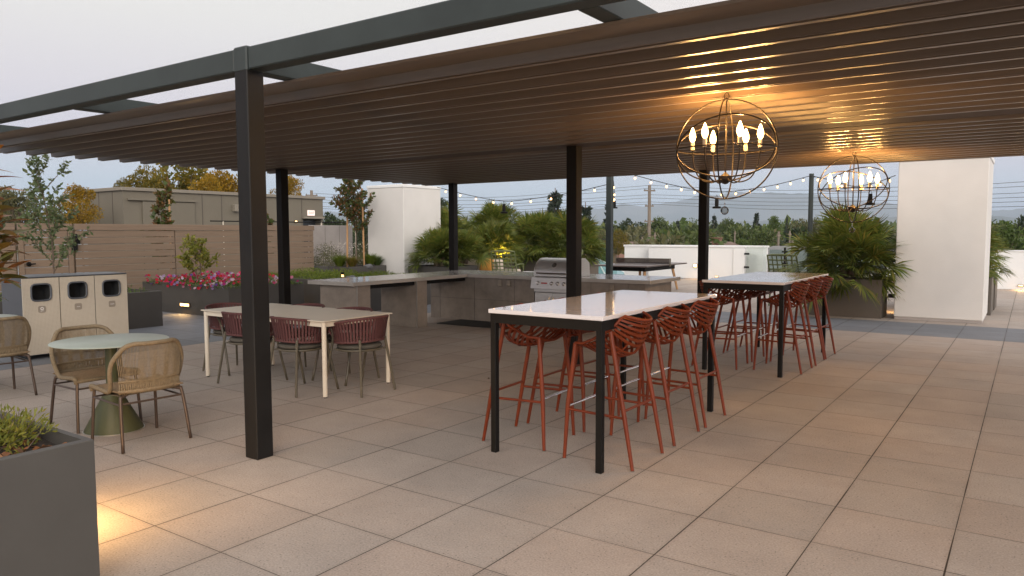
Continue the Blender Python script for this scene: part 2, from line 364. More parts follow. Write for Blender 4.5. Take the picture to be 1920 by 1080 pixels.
lf_dark = leafmat('dark_tree_leaves', [(.022, .038, .014), (.038, .056, .02), (.055, .072, .028)], .2)
lf_mid = leafmat('mid_tree_leaves', [(.05, .08, .022), (.085, .12, .032), (.12, .145, .045)], .25)
lf_olive = leafmat('olive_tree_leaves', [(.08, .09, .04), (.12, .12, .05), (.16, .15, .07)], .25)
lf_conifer = leafmat('conifer_needles', [(.016, .028, .018), (.03, .045, .026), (.045, .06, .035)], .15)
lf_grass = leafmat('bright_grass', [(.08, .13, .015), (.13, .18, .02), (.18, .21, .03)], .4)
lf_brgrass = leafmat('bronze_grass', [(.18, .12, .02), (.12, .13, .02), (.26, .15, .03)], .4)
lf_white = leafmat('small_white_blossom', [(.55, .50, .44), (.62, .55, .48)], .3)
lf_pet = leafmat('petunia_blossom', [(.42, .006, .015), (.50, .01, .05), (.50, .05, .16), (.55, .45, .50), (.10, .02, .26), (.50, .008, .012), (.28, .006, .08), (.42, .01, .02)], .3)
lf_mulch = leafmat('dry_leaf_mulch', [(.10, .035, .015), (.20, .08, .03), (.05, .03, .02), (.26, .14, .07)], .1)

# ------------------------------------------------------------------ setting
b = MB(); b.box(-40, 14, -12, 26.4, -.25, 0); struct(b.build('paving', m_pave))
b = MB(); b.box(-40, 14, -12, 26.3, -9.0, -.255); struct(b.build('roof_deck', m_conc))
def fbm(x, y, sd=0):
    v = 0
    for k, (f, a) in enumerate(((1, 1), (2.1, .5), (4.3, .25), (8.7, .12))):
        v = v+a*np.sin(x*f+sd+k*1.7+1.3*np.sin(y*f*.8+k))*np.cos(y*f*.9+sd*.7+k*2.1)
    return v
b = MB(); n = 60
gr = np.linspace(0, 1, n)
b.add([(-30000, -6000, -9), (16000, -6000, -9), (16000, 30000, -9), (-30000, 30000, -9)], [(0, 1, 2, 3)])
struct(b.build('ground', m_ground))
# hills far behind the town: heights follow the skyline seen between the posts
az = {540: 397, 700: 399, 860: 402, 960: 399, 1080: 391, 1115: 392, 1170: 383, 1200: 387, 1240: 383, 1300: 371, 1360: 364, 1440: 361.5, 1500: 364, 1560: 372, 1660: 382, 1760: 393, 1870: 396, 1920: 389, 2050: 392, 2300: 400}
axs = np.array(list(az)); ays = np.array([az[k] for k in az], float)
def hills(name, dist, depth, prof, mtl, seed, rough):
    px = np.linspace(200, 2500, 260); V = []; F = []; nd = 34
    for j in range(nd):
        t = j/(nd-1)
        for i, p in enumerate(px):
            d = ray(p, 430); a = math.atan2(d.x, d.y); dd = dist-depth*(1-t) if t < .6 else dist-depth*.4+depth*(t-.6)*1.5
            top = at(p, prof(p), dist-depth*.4).z+9
            h = top*min(1, math.sin(min(1, t/.6)*math.pi/2)**1.4) if t <= .6 else top*(1-(t-.6)*1.2)
            h += rough*top*.10*float(fbm(np.float64(p*.012+seed), np.float64(j*.45), seed))*math.sin(math.pi*min(1, t/.6)) if t < .58 else 0
            V.append((dd*math.sin(a), dd*math.cos(a), -9.5+h))
    m = len(px)
    for j in range(nd-1):
        for i in range(m-1): F.append((j*m+i, j*m+i+1, (j+1)*m+i+1, (j+1)*m+i))
    q = MB(); q.add(V, F); return struct(q.build(name, mtl, smooth=True))
hills('hills', 9500, 3500, lambda p: float(np.interp(p, axs, ays))+1.2*math.sin(p*.09)+.7*math.sin(p*.23), m_hill, 1.0, 1)
hills('foothills', 5200, 1500, lambda p: 411+6*math.sin(p*.006+.5)+1.2*math.sin(p*.05)+.5*math.sin(p*.17), m_hill, 4.0, .6)

# ------------------------------------------------------------------ pergola
pg = thing('pergola', 'long dark steel pergola with closed brown louvre roof over the terrace', 'pergola', (-4.55, 7.87, 0))
pg_o = Vector((-4.55, 7.87, 0))
def loc(mb):                                   # mesh drawn in world coordinates, moved under its thing
    for a in mb.v: a -= np.array(pg_o)
    return mb
XL, XR, ZT, ZL = -10.83, 2.1, 2.742, 2.645
for x in (-9.98, -4.55, 1.0):
    for y, zt in ((3.33, 2.905), (7.87, 2.75), (12.22, 2.75)):
        b = MB(); b.bbox(x-.07, x+.07, y-.07, y+.07, 0, zt if y > 4 else 2.905, .006)
        if y > 4:
            pass
        loc(b).build('post', m_post if y < 4 else m_dark, pg)
        if y < 4:
            b = MB(); b.bbox(x-.073, x+.073, y-.073, y+.073, 2.735, 2.908, .010); loc(b).build('beam_collar', m_beam, pg)
for x0, x1 in ((XL-.1, -10.06), (-9.90, -4.63), (-4.47, .92), (1.08, XR)):
    b = MB(); b.bbox(x0, x1, 3.265, 3.395, 2.745, 2.898, .008); loc(b).build('front_beam', m_beam, pg)
for x in (-9.98, -7.16, -4.55, -1.89, 1.0):
    b = MB(); b.bbox(x-.06, x+.06, 3.397, 12.3, 2.746, 2.893, .006); loc(b).build('cross_beam', m_beam, pg)
    pass
lv = None; prof = [(0, 2.742), (.010, 2.726), (.04, 2.722), (.195, 2.718), (.205, 2.714), (.214, 2.648), (.219, 2.647), (.221, 2.685), (.246, 2.685), (.247, 2.645), (.288, 2.645), (.294, 2.651), (.298, 2.742)]
ys = [3.66+.305*k for k in range(13)]+[8.02+.305*k for k in range(13)]+[11.985]
for y in ys:
    if lv is None:
        b = MB(); b.prism(prof, 0, XL, XR)
        for a in b.v: a -= np.array((pg_o.x, 0, 0))
        lv = b.build('louvre', m_brown, pg, smooth='auto'); lv.location = (0, y-pg_o.y, 0)
    else:
        o = lv.copy(); col.objects.link(o); o.parent = pg; o.location = (0, y-pg_o.y, 0)
for y0, y1 in ((7.63, 8.015),):
    b = MB(); b.bbox(XL+.002, XR-.002, y0, y1, 2.652, 2.742, .006); loc(b).build('gutter_beam', m_gut, pg)
b = MB(); b.bbox(XL, XR, 12.292, 12.33, 2.64, 2.80, .005); loc(b).build('rear_fascia', m_brown, pg)

# ------------------------------------------------------------------ white columns
for (x0, x1, lab) in ((-15.79, -14.38, 'broad white rendered column on the left behind the stone counter'), (-2.06, -.65, 'broad white rendered column at right beside the dark taupe planter')):
    t = thing('white_column', lab, 'column', ((x0+x1)/2, 16.2, 0)); w2 = (x1-x0)/2
    b = MB(); b.bbox(-w2+.012, w2-.012, -.77+.012, .83-.012, 0, .05, .003); b.build('plinth', m_conc, t)
    b = MB(); b.bbox(-w2, w2, -.77, .83, .05, 2.90, .012); b.build('shaft', m_white, t)
    b = MB(); b.bbox(-w2-.015, w2+.015, -.785, .845, 2.90, 2.985, .01); b.build('cap', m_whitewall, t)

# ------------------------------------------------------------------ parapet walls and glass railing
t = thing('parapet_wall', 'long white parapet wall block with corner beyond the ping pong table', 'wall', (-9.5, 25.4, 0))
t_o = np.array((-9.5, 25.4, 0))
def wl(mb, o):
    for a in mb.v: a -= np.array(o)
    return mb
b = MB(); b.bbox(-11.5, -7.98, 25.32, 26.2, 0, 1.10, .01); b.box(-7.98, -7.45, 25.62, 26.2, 0, 1.10); b.box(-12.75, -11.5, 25.9, 26.2, 0, 1.10); wl(b, t_o).build('wall_body', m_whitewall, t)
b = MB(); b.bbox(-11.53, -7.95, 25.29, 26.25, 1.10, 1.165, .008); b.box(-7.95, -7.42, 25.59, 26.25, 1.101, 1.164); b.box(-12.78, -11.53, 25.87, 26.25, 1.101, 1.164); wl(b, t_o).build('coping', m_whitewall, t)
b = MB(); b.bbox(-8.35, -7.96, 25.27, 25.318, 0, 1.06, .006); wl(b, t_o).build('end_panel', m_whitewall, t)
t = thing('parapet_wall', 'low white parapet wall at far right edge behind the palm', 'wall', (3, 25.4, 0))
b = MB(); b.bbox(-3.6, 13.9, 25.2, 25.55, 0, 1.06, .01); wl(b, (3, 25.4, 0)).build('wall_body', m_whitewall, t)
b = MB(); b.bbox(-3.62, 13.9, 25.18, 25.57, 1.06, 1.10, .006); wl(b, (3, 25.4, 0)).build('coping', m_whitewall, t)
def railing(x0, x1, y, posts, lab):
    t = thing('glass_railing', lab, 'railing', ((x0+x1)/2, y, 0)); o = ((x0+x1)/2, y, 0)
    xs = [x0]+list(posts)+[x1]
    for p in posts:
        b = MB(); b.bbox(p-.03, p+.03, y-.03, y+.03, 0, 1.12, .004); P = wl(b, o).build('railing_post', m_black, t)
        b = MB()
        for z in (.22, .60, .98): b.bbox(p-.10, p+.10, y-.022, y+.022, z-.025, z+.025, .005)
        wl(b, o).build('clamp', m_black, P)
    for a, c in zip(xs[:-1], xs[1:]):
        b = MB(); b.box(a+.045, c-.045, y-.006, y+.006, .06, 1.05); wl(b, o).build('glass_panel', m_glass, t)
railing(-22, -12.82, 25.5, (-20.2, -18.1, -16.0, -13.85), 'glass railing with black posts left of the white parapet block')
railing(-7.2, -3.65, 25.36, (-6.66, -5.2), 'glass railing with black posts between white wall and right palm')
t = thing('glass_screen', 'frosted green glass panel clamped to end of white parapet block', 'glass panel', (-7.6, 25.25, 0))
b = MB(); b.box(-.29, .38, -.006, .006, .04, 1.14); b.build('glass_pane', m_glassf, t)
for z in (.45, .90):
    b = MB(); b.bbox(-.36, -.20, -.03, .03, z-.03, z+.03, .005); b.build('clamp', m_black, t)

# ------------------------------------------------------------------ low step lights (real lamps the photo shows)
def step_light(x, y, z, dx, dy, lab, power=6, wd=.20, hh=.05, colr=(1, .58, .22), rad=.05):
    t = thing('step_light', lab, 'light', (x, y, z), math.atan2(-dx, dy) if 0 else 0, 'warm step lights on planters and walls')
    b = MB(); ax = abs(dx) > .5
    if ax: b.bbox(min(0, dx*.03), max(0, dx*.03), -wd/2-.015, wd/2+.015, -hh/2-.015, hh/2+.015, .004)
    else: b.bbox(-wd/2-.015, wd/2+.015, min(0, dy*.03), max(0, dy*.03), -hh/2-.015, hh/2+.015, .004)
    b.build('housing', m_bronze, t)
    b = MB()
    if ax: b.bbox(min(dx*.031, dx*.036), max(dx*.031, dx*.036), -wd/2, wd/2, -hh/2, hh/2, .001)
    else: b.bbox(-wd/2, wd/2, min(dy*.031, dy*.036), max(dy*.031, dy*.036), -hh/2, hh/2, .001)
    b.build('lens', m_lamp, t)
    l = bpy.data.lights.new('step_lamp', 'AREA'); l.shape = 'RECTANGLE'; l.size = wd; l.size_y = hh; l.energy = power; l.color = colr
    o = bpy.data.objects.new('step_lamp', l); col.objects.link(o); o.parent = t
    d = Vector((dx, dy, -.55)).normalized(); o.location = (dx*.045, dy*.045, 0)
    o.rotation_euler = d.to_track_quat('-Z', 'Y').to_euler(); return t

# ------------------------------------------------------------------ planters
def planter(x0, x1, y0, y1, h, lab, m=m_pl, t=.035, soil=.06):
    cx, cy = (x0+x1)/2, (y0+y1)/2; T = thing('planter_box', lab, 'planter', (cx, cy, 0))
    V = []; o = [(x0, y0), (x1, y0), (x1, y1), (x0, y1)]; i = [(x0+t, y0+t), (x1-t, y0+t), (x1-t, y1-t), (x0+t, y1-t)]; bv = .005
    o2 = [(x0+bv, y0+bv), (x1-bv, y0+bv), (x1-bv, y1-bv), (x0+bv, y1-bv)]
    for P, z in ((o, 0), (o, h-bv), (o2, h), (i, h), (i, .05)):
        V += [(p[0]-cx, p[1]-cy, z) for p in P]
    F = []
    for k in range(4):
        for j in range(4): F.append((k*4+j, k*4+(j+1) % 4, k*4+4+(j+1) % 4, k*4+4+j))
    F.append((16, 17, 18, 19))
    b = MB(); b.add(V, F); b.build('box', m, T)
    b = MB(); nx, ny = max(4, int((x1-x0)*5)), max(4, int((y1-y0)*5)); VV = []; FF = []
    for a in range(nx+1):
        for c in range(ny+1):
            VV.append((x0+t+.001+(x1-x0-2*t-.002)*a/nx-cx, y0+t+.001+(y1-y0-2*t-.002)*c/ny-cy, h-soil+random.uniform(-.012, .012)))
    for a in range(nx):
        for c in range(ny): k = a*(ny+1)+c; FF.append((k, k+1, k+ny+2, k+ny+1))
    b = MB(); b.add(VV, FF); b.build('soil', m_soil, T, smooth=True)
    return T
planter(-6.2, -3.42, -.6, 1.635, .70, 'large grey planter in the near left corner of the terrace')
planter(-14.2, -12.55, 4.4, 7.26, .62, 'grey planter standing behind the three recycling bins')
planter(-15.6, -12.56, 8.60, 10.4, .605, 'long taupe planter full of petunias in front of the fence')
planter(-15.4, -11.2, 10.93, 13.2, .615, 'taupe planter of green herbs behind the left counter end')
planter(-15.78, -15.02, 13.95, 15.38, .72, 'dark planter with staked tree beside the left white column')
planter(-17.4, -15.80, 13.95, 16.4, .72, 'grey planter of flowering shrubs at the end of the fence')
planter(-3.58, -2.26, 15.34, 16.02, .73, 'taupe planter holding big fan palm beside right white column', m_pl2)
planter(-1.9, -.60, 17.12, 18.25, .72, 'narrow planter just behind the right white column', m_pl2)
planter(-1.9, -.58, 18.33, 19.5, .72, 'second planter further behind the right white column', m_pl2)
planter(-14.2, -12.80, 15.4, 16.72, .72, 'grey planter of palms right of the left white column')
planter(-14.3, -12.75, 17.95, 18.75, .72, 'brown planter with the yellow lit palm behind the sofa', m_pl2)
planter(-15.9, -13.95, 20.2, 21.2, .72, 'brown planter of palms behind the green lattice chair', m_pl2)
planter(-13.7, -11.4, 20.3, 21.3, .72, 'brown planter of palms behind the gas grill', m_pl2)

# ------------------------------------------------------------------ fence with gate
t = thing('slat_fence', 'long taupe horizontal board fence with thin gaps along left side', 'fence', (-16, 7, 0)); o = (-16, 7, 0)
def boards(x, y0, y1, z0=.10, z1=1.70, n=11):
    b = MB(); p = (z1-z0)/n
    for k in range(n):
        zz = z0+k*p; b.bbox(x-.012, x+.012, y0, y1, zz+.004+.006*(k % 2), zz+p-.006, .003)
    return b
segs = [(-2, .6), (.62, 3.2), (3.22, 6.35), (7.45, 9.6), (9.62, 11.6), (11.62, 13.6)]
for k, (a, c) in enumerate(segs): wl(boards(-16, a, c), o).build('board_panel', m_fence, t)
b = MB(); b.bbox(-16.03, -15.965, -2, 6.35, 1.702, 1.83, .004); b.bbox(-16.03, -15.965, 7.44, 13.62, 1.702, 1.83, .004); wl(b, o).build('top_rail', m_fence, t)
for y in (.61, 3.21, 6.36, 7.43, 9.61, 11.61, 13.58):
    b = MB(); b.box(-16.09, -16.03, y-.03, y+.03, 0, 1.70); wl(b, o).build('fence_post', m_fence, t)
gt = thing('gate', 'taupe board gate with round black handle in the slat fence', 'gate', (-16, 6.9, 0)); o = (-16, 6.9, 0)
wl(boards(-16, 6.50, 7.30), o).build('board_panel', m_fence, gt)
b = MB(); b.bbox(-16.02, -15.97, 6.40, 6.49, .08, 1.70, .003); b.bbox(-16.02, -15.97, 7.31, 7.40, .08, 1.70, .003); b.bbox(-16.02, -15.97, 6.40, 7.40, 1.702, 1.83, .003); wl(b, o).build('gate_frame', m_fence, gt)
b = MB(); b.tube([(.03, -.34, 1.04), (.05, -.34, 1.04)], .045, 14); b.tube([(.05, -.34, 1.04), (.085, -.34, 1.04), (.09, -.24, 1.045)], .013, 8); b.build('handle', m_black, gt)
b = MB(); b.bbox(.03, .10, .46, .56, 1.28, 1.62, .01); b.bbox(.03, .08, .56, .62, 1.42, 1.58, .008); b.build('closer_box', m_black, gt)
# concrete wall and guard rail behind the fence end
t = thing('concrete_wall', 'pale concrete wall beyond the right end of the fence', 'wall', (-17, 15.2, 0)); o = (-17, 15.2, 0)
b = MB(); b.bbox(-17.15, -17.0, 14.40, 15.98, 0, 1.86, .006); wl(b, o).build('wall_body', m_conc, t)
for y in (14.9, 15.45):
    b = MB(); b.box(-17.001, -16.998, y-.004, y+.004, .05, 1.85); wl(b, o).build('panel_joint', m_pl, t)
t = thing('guard_rail', 'thin black guard rail behind fence and concrete wall', 'railing', (-19, 15.5, 0))
b = MB(); b.tube([(0, -3, 1.98), (0, 2.6, 1.98)], .018, 6); b.build('rail', m_black, t)
for y in (-2.6, -.6, 1.0, 2.5):
    b = MB(); b.tube([(0, y, 0), (0, y, 1.98)], .02, 6); b.build('railing_post', m_cream, t)

# ------------------------------------------------------------------ penthouse building
t = thing('penthouse_building', 'olive taupe panelled rooftop building behind the fence', 'building', (-24, 15, 0)); o = (-24, 15, 0)
b = MB(); b.box(-24.2, -22, 11.64, 18.25, 0, 2.90); b.box(-24.2, -22, 18.25, 19.20, 2.17, 2.90); b.box(-24.2, -22.35, 18.25, 19.20, 0, 2.17); b.box(-22.35, -22, 19.10, 19.20, 0, 2.17); wl(b, o).build('wall', m_bld, t)
b = MB(); b.bbox(-24.3, -21.93, 11.57, 19.27, 2.90, 3.00, .008); wl(b, o).build('roof', m_bldtrim, t)
b = MB()
for y in (14.2, 14.9, 16.1, 17.3, 18.2): b = MB(); b.box(-22.001, -21.99, y-.012, y+.012, 0, 2.895); wl(b, o).build('panel_seam', m_pl2, t)
for x in (-22.6, -23.4): b = MB(); b.box(x-.012, x+.012, 11.63, 11.641, 0, 2.895); wl(b, o).build('panel_seam', m_pl2, t)
b = MB(); b.bbox(-22.0, -21.94, 12.2, 13.9, 0, 2.60, .006); b.bbox(-22.0, -21.90, 11.75, 13.95, 2.62, 2.68, .004); wl(b, o).build('raised_panel', m_bld, t)
dr = MB(); dr.box(-22.345, -22.31, 18.28, 19.09, 0, 2.1); d = wl(dr, o).build('door', m_dkwin, t)
b = MB(); b.bbox(-22.0, -21.85, 18.20, 19.15, 2.17, 2.24, .005); wl(b, o).build('door_canopy', m_bldtrim, t)
b = MB(); b.bbox(-22, -21.84, 15.30, 15.50, 2.36, 2.60, .01); wl(b, o).build('wall_box', m_bldtrim, t)
t = thing('exit_sign', 'small lit exit sign with red letters on the taupe building', 'sign', (-21.99, 18.6, 2.38))
b = MB(); b.bbox(0, .05, -.16, .16, -.10, .10, .006); b.build('housing', m_exit, t)
tcv = bpy.data.curves.new('letters', 'FONT'); tcv.body = 'EXIT'; tcv.size = .13; tcv.align_x = 'CENTER'; tcv.align_y = 'CENTER'; tcv.extrude = .002
def text_obj(body, size, m, parent, loc, rot, name='lettering'):
    c = bpy.data.curves.new(name, 'FONT'); c.body = body; c.size = size; c.align_x = 'CENTER'; c.align_y = 'CENTER'; c.extrude = .001
    tmp = bpy.data.objects.new('tmp', c); col.objects.link(tmp); dg = bpy.context.evaluated_depsgraph_get(); dg.update()
    me = bpy.data.meshes.new_from_object(tmp.evaluated_get(dg)); me.name = name; bpy.data.objects.remove(tmp)
    me.materials.clear(); me.materials.append(m); ob = bpy.data.objects.new(name, me); col.objects.link(ob); ob.parent = parent; ob.location = loc; ob.rotation_euler = rot
    return ob
text_obj('EXIT', .13, m_exitr, t, (.053, 0, 0), (R(90), 0, R(90)))
step_light(-21.99, 17.9, 2.05, 1, 0, 'small warm wall light by the building door', 1.5, .08, .06)

# ------------------------------------------------------------------ outdoor kitchen counter
kt = thing('stone_counter', 'L-shaped grey stone outdoor kitchen counter with thick quartz top', 'counter', (-8.5, 11, 0)); o = (-8.5, 11, 0)
b = MB()
b.prism([(-9.60, 8.03), (-8.55, 8.03), (-8.55, 10.87), (-7.13, 10.87), (-7.13, 12.1), (-9.60, 12.1)], 2, .805, .865)
b.prism([(-6.33, 10.87), (-4.90, 10.87), (-4.90, 12.1), (-6.33, 12.1)], 2, .805, .865)
b.prism([(-7.13, 11.55), (-6.33, 11.55), (-6.33, 12.1), (-7.13, 12.1)], 2, .805, .865)
top = wl(b, o).build('countertop', m_ctop, kt)
for y0, y1, n in ((8.17, 8.46, 0), (9.55, 9.82, 1)):
    b = MB(); b.bbox(-9.47, -8.62, y0, y1, 0, .803, .003); wl(b, o).build('support_pier', m_stone, kt)
    b = MB(); b.box(-8.622, -8.612, y0-.004, y0+.006, 0, .803); wl(b, o).build('edge_trim', m_chrome, kt)
b = MB(); b.box(-9.52, -7.13, 10.95, 12.0, 0, .804); b.box(-6.33, -5.02, 10.95, 12.0, 0, .804); b.box(-7.13, -6.33, 11.5, 12.0, 0, .804); wl(b, o).build('base_cabinet', m_stone, kt)
b = MB()
for x in (-9.28, -8.45, -7.55, -6.0, -5.32): b.box(x-.002, x+.002, 10.9465, 10.951, 0, .803)
for x0, x1 in ((-9.52, -7.14), (-6.32, -5.02)): b.box(x0, x1, 10.9468, 10.951, .398, .402)
wl(b, o).build('tile_joint', m_pl, kt)
b = MB(); b.box(-9.42, -8.66, 8.47, 9.54, .735, .803); b.box(-9.42, -8.66, 9.83, 10.94, .735, .803); wl(b, o).build('steel_frame', m_black, kt)
for x in (-7.85, -7.66, -5.60):
    b = MB(); b.bbox(x-.035, x+.035, 10.905, 10.945, .655, .775, .012); b.lathe([(.028, -.02), (.028, .0)], 12, (x, 10.90, .71)); wl(b, o).build('outlet_cover', m_badge, kt)

gl = thing('gas_grill', 'stainless steel gas grill with rounded hood built into the counter', 'grill', (-6.73, 10.9, 0))
hp = []
for k in range(15):
    a = math.pi/2*k/14; hp.append((.02+.30*(1-math.cos(a)) if 0 else .03+.29-.29*math.cos(a), .90+.275*math.sin(a)))
hood = [(.03, .87)]+hp+[(.46, 1.175), (.60, 1.09), (.62, .87)]
b = MB(); b.prism(hood, 0, -.375, .375); b.build('hood', m_steel, gl, smooth='auto')
for q0, q1 in ((.376, .392), (-.392, -.376)): b = MB(); b.prism([(.025, .868)]+[(y-.006, z+.004) for y, z in hp]+[(.46, 1.181), (.606, 1.095), (.625, .868)], 0, q0, q1); b.build('hood_side', m_steel, gl, smooth='auto')
b = MB(); b.tube([(-.30, -.035, .925), (.30, -.035, .925)], .014, 10); b.tube([(-.29, -.035, .925), (-.29, .04, .925)], .010, 8); b.tube([(.29, -.035, .925), (.29, .04, .925)], .010, 8); b.build('hood_handle', m_steel2, gl)
b = MB(); b.lathe([(.045, 0), (.045, .008), (.03, .012)], 18, (0, 0, 0))
g = b.build('thermometer', m_steel2, gl); g.location = (0, .075, 1.06); g.rotation_euler = (R(55), 0, 0)
b = MB(); b.prism([(-.07, .66), (-.03, .85), (.08, .865), (.08, .66)], 0, -.40, .40); b.build('control_panel', m_steel, gl)
for x in (-.26, .02, .14, .26):
    b = MB(); b.lathe([(.034, 0), (.034, .008), (.024, .012), (.021, .036)], 16); k = b.build('knob', m_steel2, gl); k.location = (x, -.052, .755); k.rotation_euler = (R(78), 0, 0)
b = MB(); b.bbox(-.19, -.07, -.056, -.050, .745, .768, .001); k = b.build('name_badge', m_red, gl)
b = MB(); b.bbox(-.36, .36, -.02, .08, .60, .655, .004); b.build('drip_tray', m_steel, gl)
for s in (-1, 1):
    b = MB(); b.bbox(min(0, s*.36)+.004, max(0, s*.36)-.004, .0, .03, .08, .59, .006); dd = b.build('door', m_steel, gl)
    b = MB(); b.tube([(s*.04, -.03, .25), (s*.04, -.03, .52)], .009, 8); b.tube([(s*.04, -.03, .27), (s*.04, .005, .27)], .006, 6); b.tube([(s*.04, -.03, .50), (s*.04, .005, .50)], .006, 6); b.build('door_handle', m_steel2, dd)
b = MB(); b.box(-.395, .395, .09, .60, 0, .86); b.build('cabinet', m_steel, gl)
b = MB(); b.bbox(-.66, .66, -.35, .35, .0, .012, .003); tag(b.build('rubber_mat', m_rubber), 'black rubber mat on the pavers in front of the grill', 'mat').location = (-8.05, 10.52, .002)

# ------------------------------------------------------------------ bar tables
def bar_table(x, y, lab, L_=2.18, W=.94, H=1.065):
    t = thing('bar_table', lab, 'table', (x, y, 0), 0, 'white topped high bar tables')
    b = MB(); b.bbox(-W/2, W/2, -L_/2, L_/2, H-.030, H, .003); b.build('tabletop', m_quartz, t)
    x0, y0 = W/2-.012, L_/2-.012; s = .045
    b = MB()
    for sx in (-1, 1): b.box(min(sx*x0, sx*(x0-s)), max(sx*x0, sx*(x0-s)), -y0+s, y0-s, H-.031-.07, H-.031)
    for sy in (-1, 1): b.box(-x0, x0, min(sy*y0, sy*(y0-s)), max(sy*y0, sy*(y0-s)), H-.031-.07, H-.031)
    b.build('frame', m_black, t)
    for sx in (-1, 1):
        for sy in (-1, 1):
            b = MB(); b.bbox(min(sx*(x0+.001), sx*(x0-s)), max(sx*(x0+.001), sx*(x0-s)), min(sy*(y0+.001), sy*(y0-s)), max(sy*(y0+.001), sy*(y0-s)), 0, H-.032, .003); b.build('leg', m_black, t)
    return t
bar_table(-2.77, 5.45, 'nearest high bar table with glossy white top and black steel legs')
bar_table(-2.69, 9.55, 'farther high bar table with glossy white top near right planter')

# ------------------------------------------------------------------ bar stool (faces +Y locally)
def stool():
    t = thing('bar_stool', 'x', 'bar stool', (0, 0, 0), 0, 'rust red slatted bar stools at the two bar tables')
    key = [(.205, .800, .205), (.15, .785, .222), (.05, .748, .236), (-.06, .735, .240), (-.15, .762, .240), (-.205, .83, .236), (-.238, .91, .224), (-.262, .985, .190), (-.27, 1.01, .15)]
    K = np.array(key); vs = np.linspace(0, 1, len(K))
    def S(u, v):
        y = np.interp(v, vs, K[:, 0]); z = np.interp(v, vs, K[:, 1]); w_ = np.interp(v, vs, K[:, 2])
        seat = max(0, 1-v/.62); back = 1-seat
        side = abs(u)**2.2
        mid = math.exp(-((v-.48)/.30)**2)
        return np.array((w_*u, y+side*(.115*min(1, back*1.6)), z+side*(.028+.125*mid)))
    def ribbon(b, v0, v1, u0, u1, n=12, th=.007, skew=0):
        P = []
        for i in range(n+1):
            u = u0+(u1-u0)*i/n; a = S(u, min(1, max(0, v0+skew*abs(u)))); c = S(u, min(1, max(0, v1+skew*abs(u)))); d = c-a; e = S(min(1, u+.02), v0)-S(u-.02, v0)
            nn = np.cross(e, d); nn /= np.linalg.norm(nn)+1e-9; P += [a+nn*th/2, c+nn*th/2, c-nn*th/2, a-nn*th/2]
        F = []
        for i in range(n):
            for k in range(4): F.append((4*i+k, 4*i+(k+1) % 4, 4*i+4+(k+1) % 4, 4*i+4+k))
        F += [(3, 2, 1, 0), tuple(4*n+k for k in range(4))]
        b.add(P, F)
    b = MB()
    for k in range(7):                                  # back slats
        v = .60+.058*k; ribbon(b, v, v+.030, -.97, .97)
    b.build('back_slats', m_rust, t, smooth='auto')
    b = MB()
    for k in range(9):                                  # seat ribs, slanting away from a central spine
        v = .05+.056*k
        for s in (-1, 1): ribbon(b, v, v+.028, s*.06, s*.96, 8, .007, -.035 if k > 3 else .03)
    P = [S(0, v) for v in np.linspace(.02, .62, 16)]
    for u in (-.06, .06): b.tube([S(u, v) for v in np.linspace(.02, .62, 12)], .006, 6)
    for u in (-.52, .52): b.tube([S(u, v) for v in np.linspace(.03, .60, 12)], .006, 6)
    b.build('seat', m_rust, t, smooth='auto')
    b = MB(); rim = [S(-1, v) for v in np.linspace(0, 1, 22)]+[S(u, 1) for u in np.linspace(-.9, .9, 12)]+[S(1, v) for v in np.linspace(1, 0, 22)]+[S(u, 0) for u in np.linspace(.9, -.9, 12)]
    b.tube(rim, .0105, 8, closed=True)
    b.build('rim', m_rust, t, smooth=True)
    for s in (-1, 1):
        f = S(s*.99, .03)
        b = MB(); b.tube([(f[0], f[1], f[2]), (s*.235, .245, .40), (s*.25, .265, .008)], [.016, .0165, .012], 10); l = b.build('leg', m_rust, t, smooth='auto')
        b = MB(); b.lathe([(.014, 0), (.014, .008)], 10, (s*.25, .265, 0)); b.build('foot_glide', m_steel2, l)
        r_ = S(s*.97, .60)
        b = MB(); b.tube([(r_[0], r_[1], r_[2]), (s*.243, -.20, .38), (s*.25, -.270, .008)], [.016, .0165, .012], 10); l = b.build('leg', m_rust, t, smooth='auto')
        b = MB(); b.lathe([(.014, 0), (.014, .008)], 10, (s*.25, -.270, 0)); b.build('foot_glide', m_steel2, l)
        b = MB(); b.tube([(s*.237, .248, .365), (s*.243, -.205, .355)], .0095, 8); b.build('side_rail', m_rust, t, smooth='auto')
    b = MB(); b.tube([(-.236, .246, .385), (.236, .246, .385)], .0095, 10); b.build('footrest', m_steel2, t, smooth='auto')
    b = MB(); b.tube([(-.243, -.19, .40), (.243, -.19, .40)], .0095, 8); b.build('rear_rail', m_rust, t, smooth='auto')
    return t
st0 = stool()
nm = ['nearest', 'middle', 'farthest']
spots = []
for k, (y, a) in enumerate(((4.785, 90), (5.51, 90), (6.155, 91))): spots.append((-2.43, y, a, '%s rust red bar stool on right side of the near bar table' % nm[k]))
for k, (y, a) in enumerate(((4.83, -86), (5.46, -88), (6.12, -91))): spots.append((-3.19, y, a, '%s rust red bar stool on left side of the near bar table' % nm[k]))
for k, (y, a) in enumerate(((9.015, 90), (9.685, 91), (10.27, 89))): spots.append((-2.36, y, a, '%s rust red bar stool on right side of the far bar table' % nm[k]))
for k, (y, a) in enumerate(((8.88, -87), (9.53, -90), (10.2, -92))): spots.append((-3.07, y, a, '%s rust red bar stool on left side of the far bar table' % nm[k]))
for i, (x, y, a, lab) in enumerate(spots):
    if i == 0: st0.location = (x, y, 0); st0.rotation_euler = (0, 0, R(a)); st0['label'] = lab
    else: dup(st0, (x, y, 0), R(a), lab)

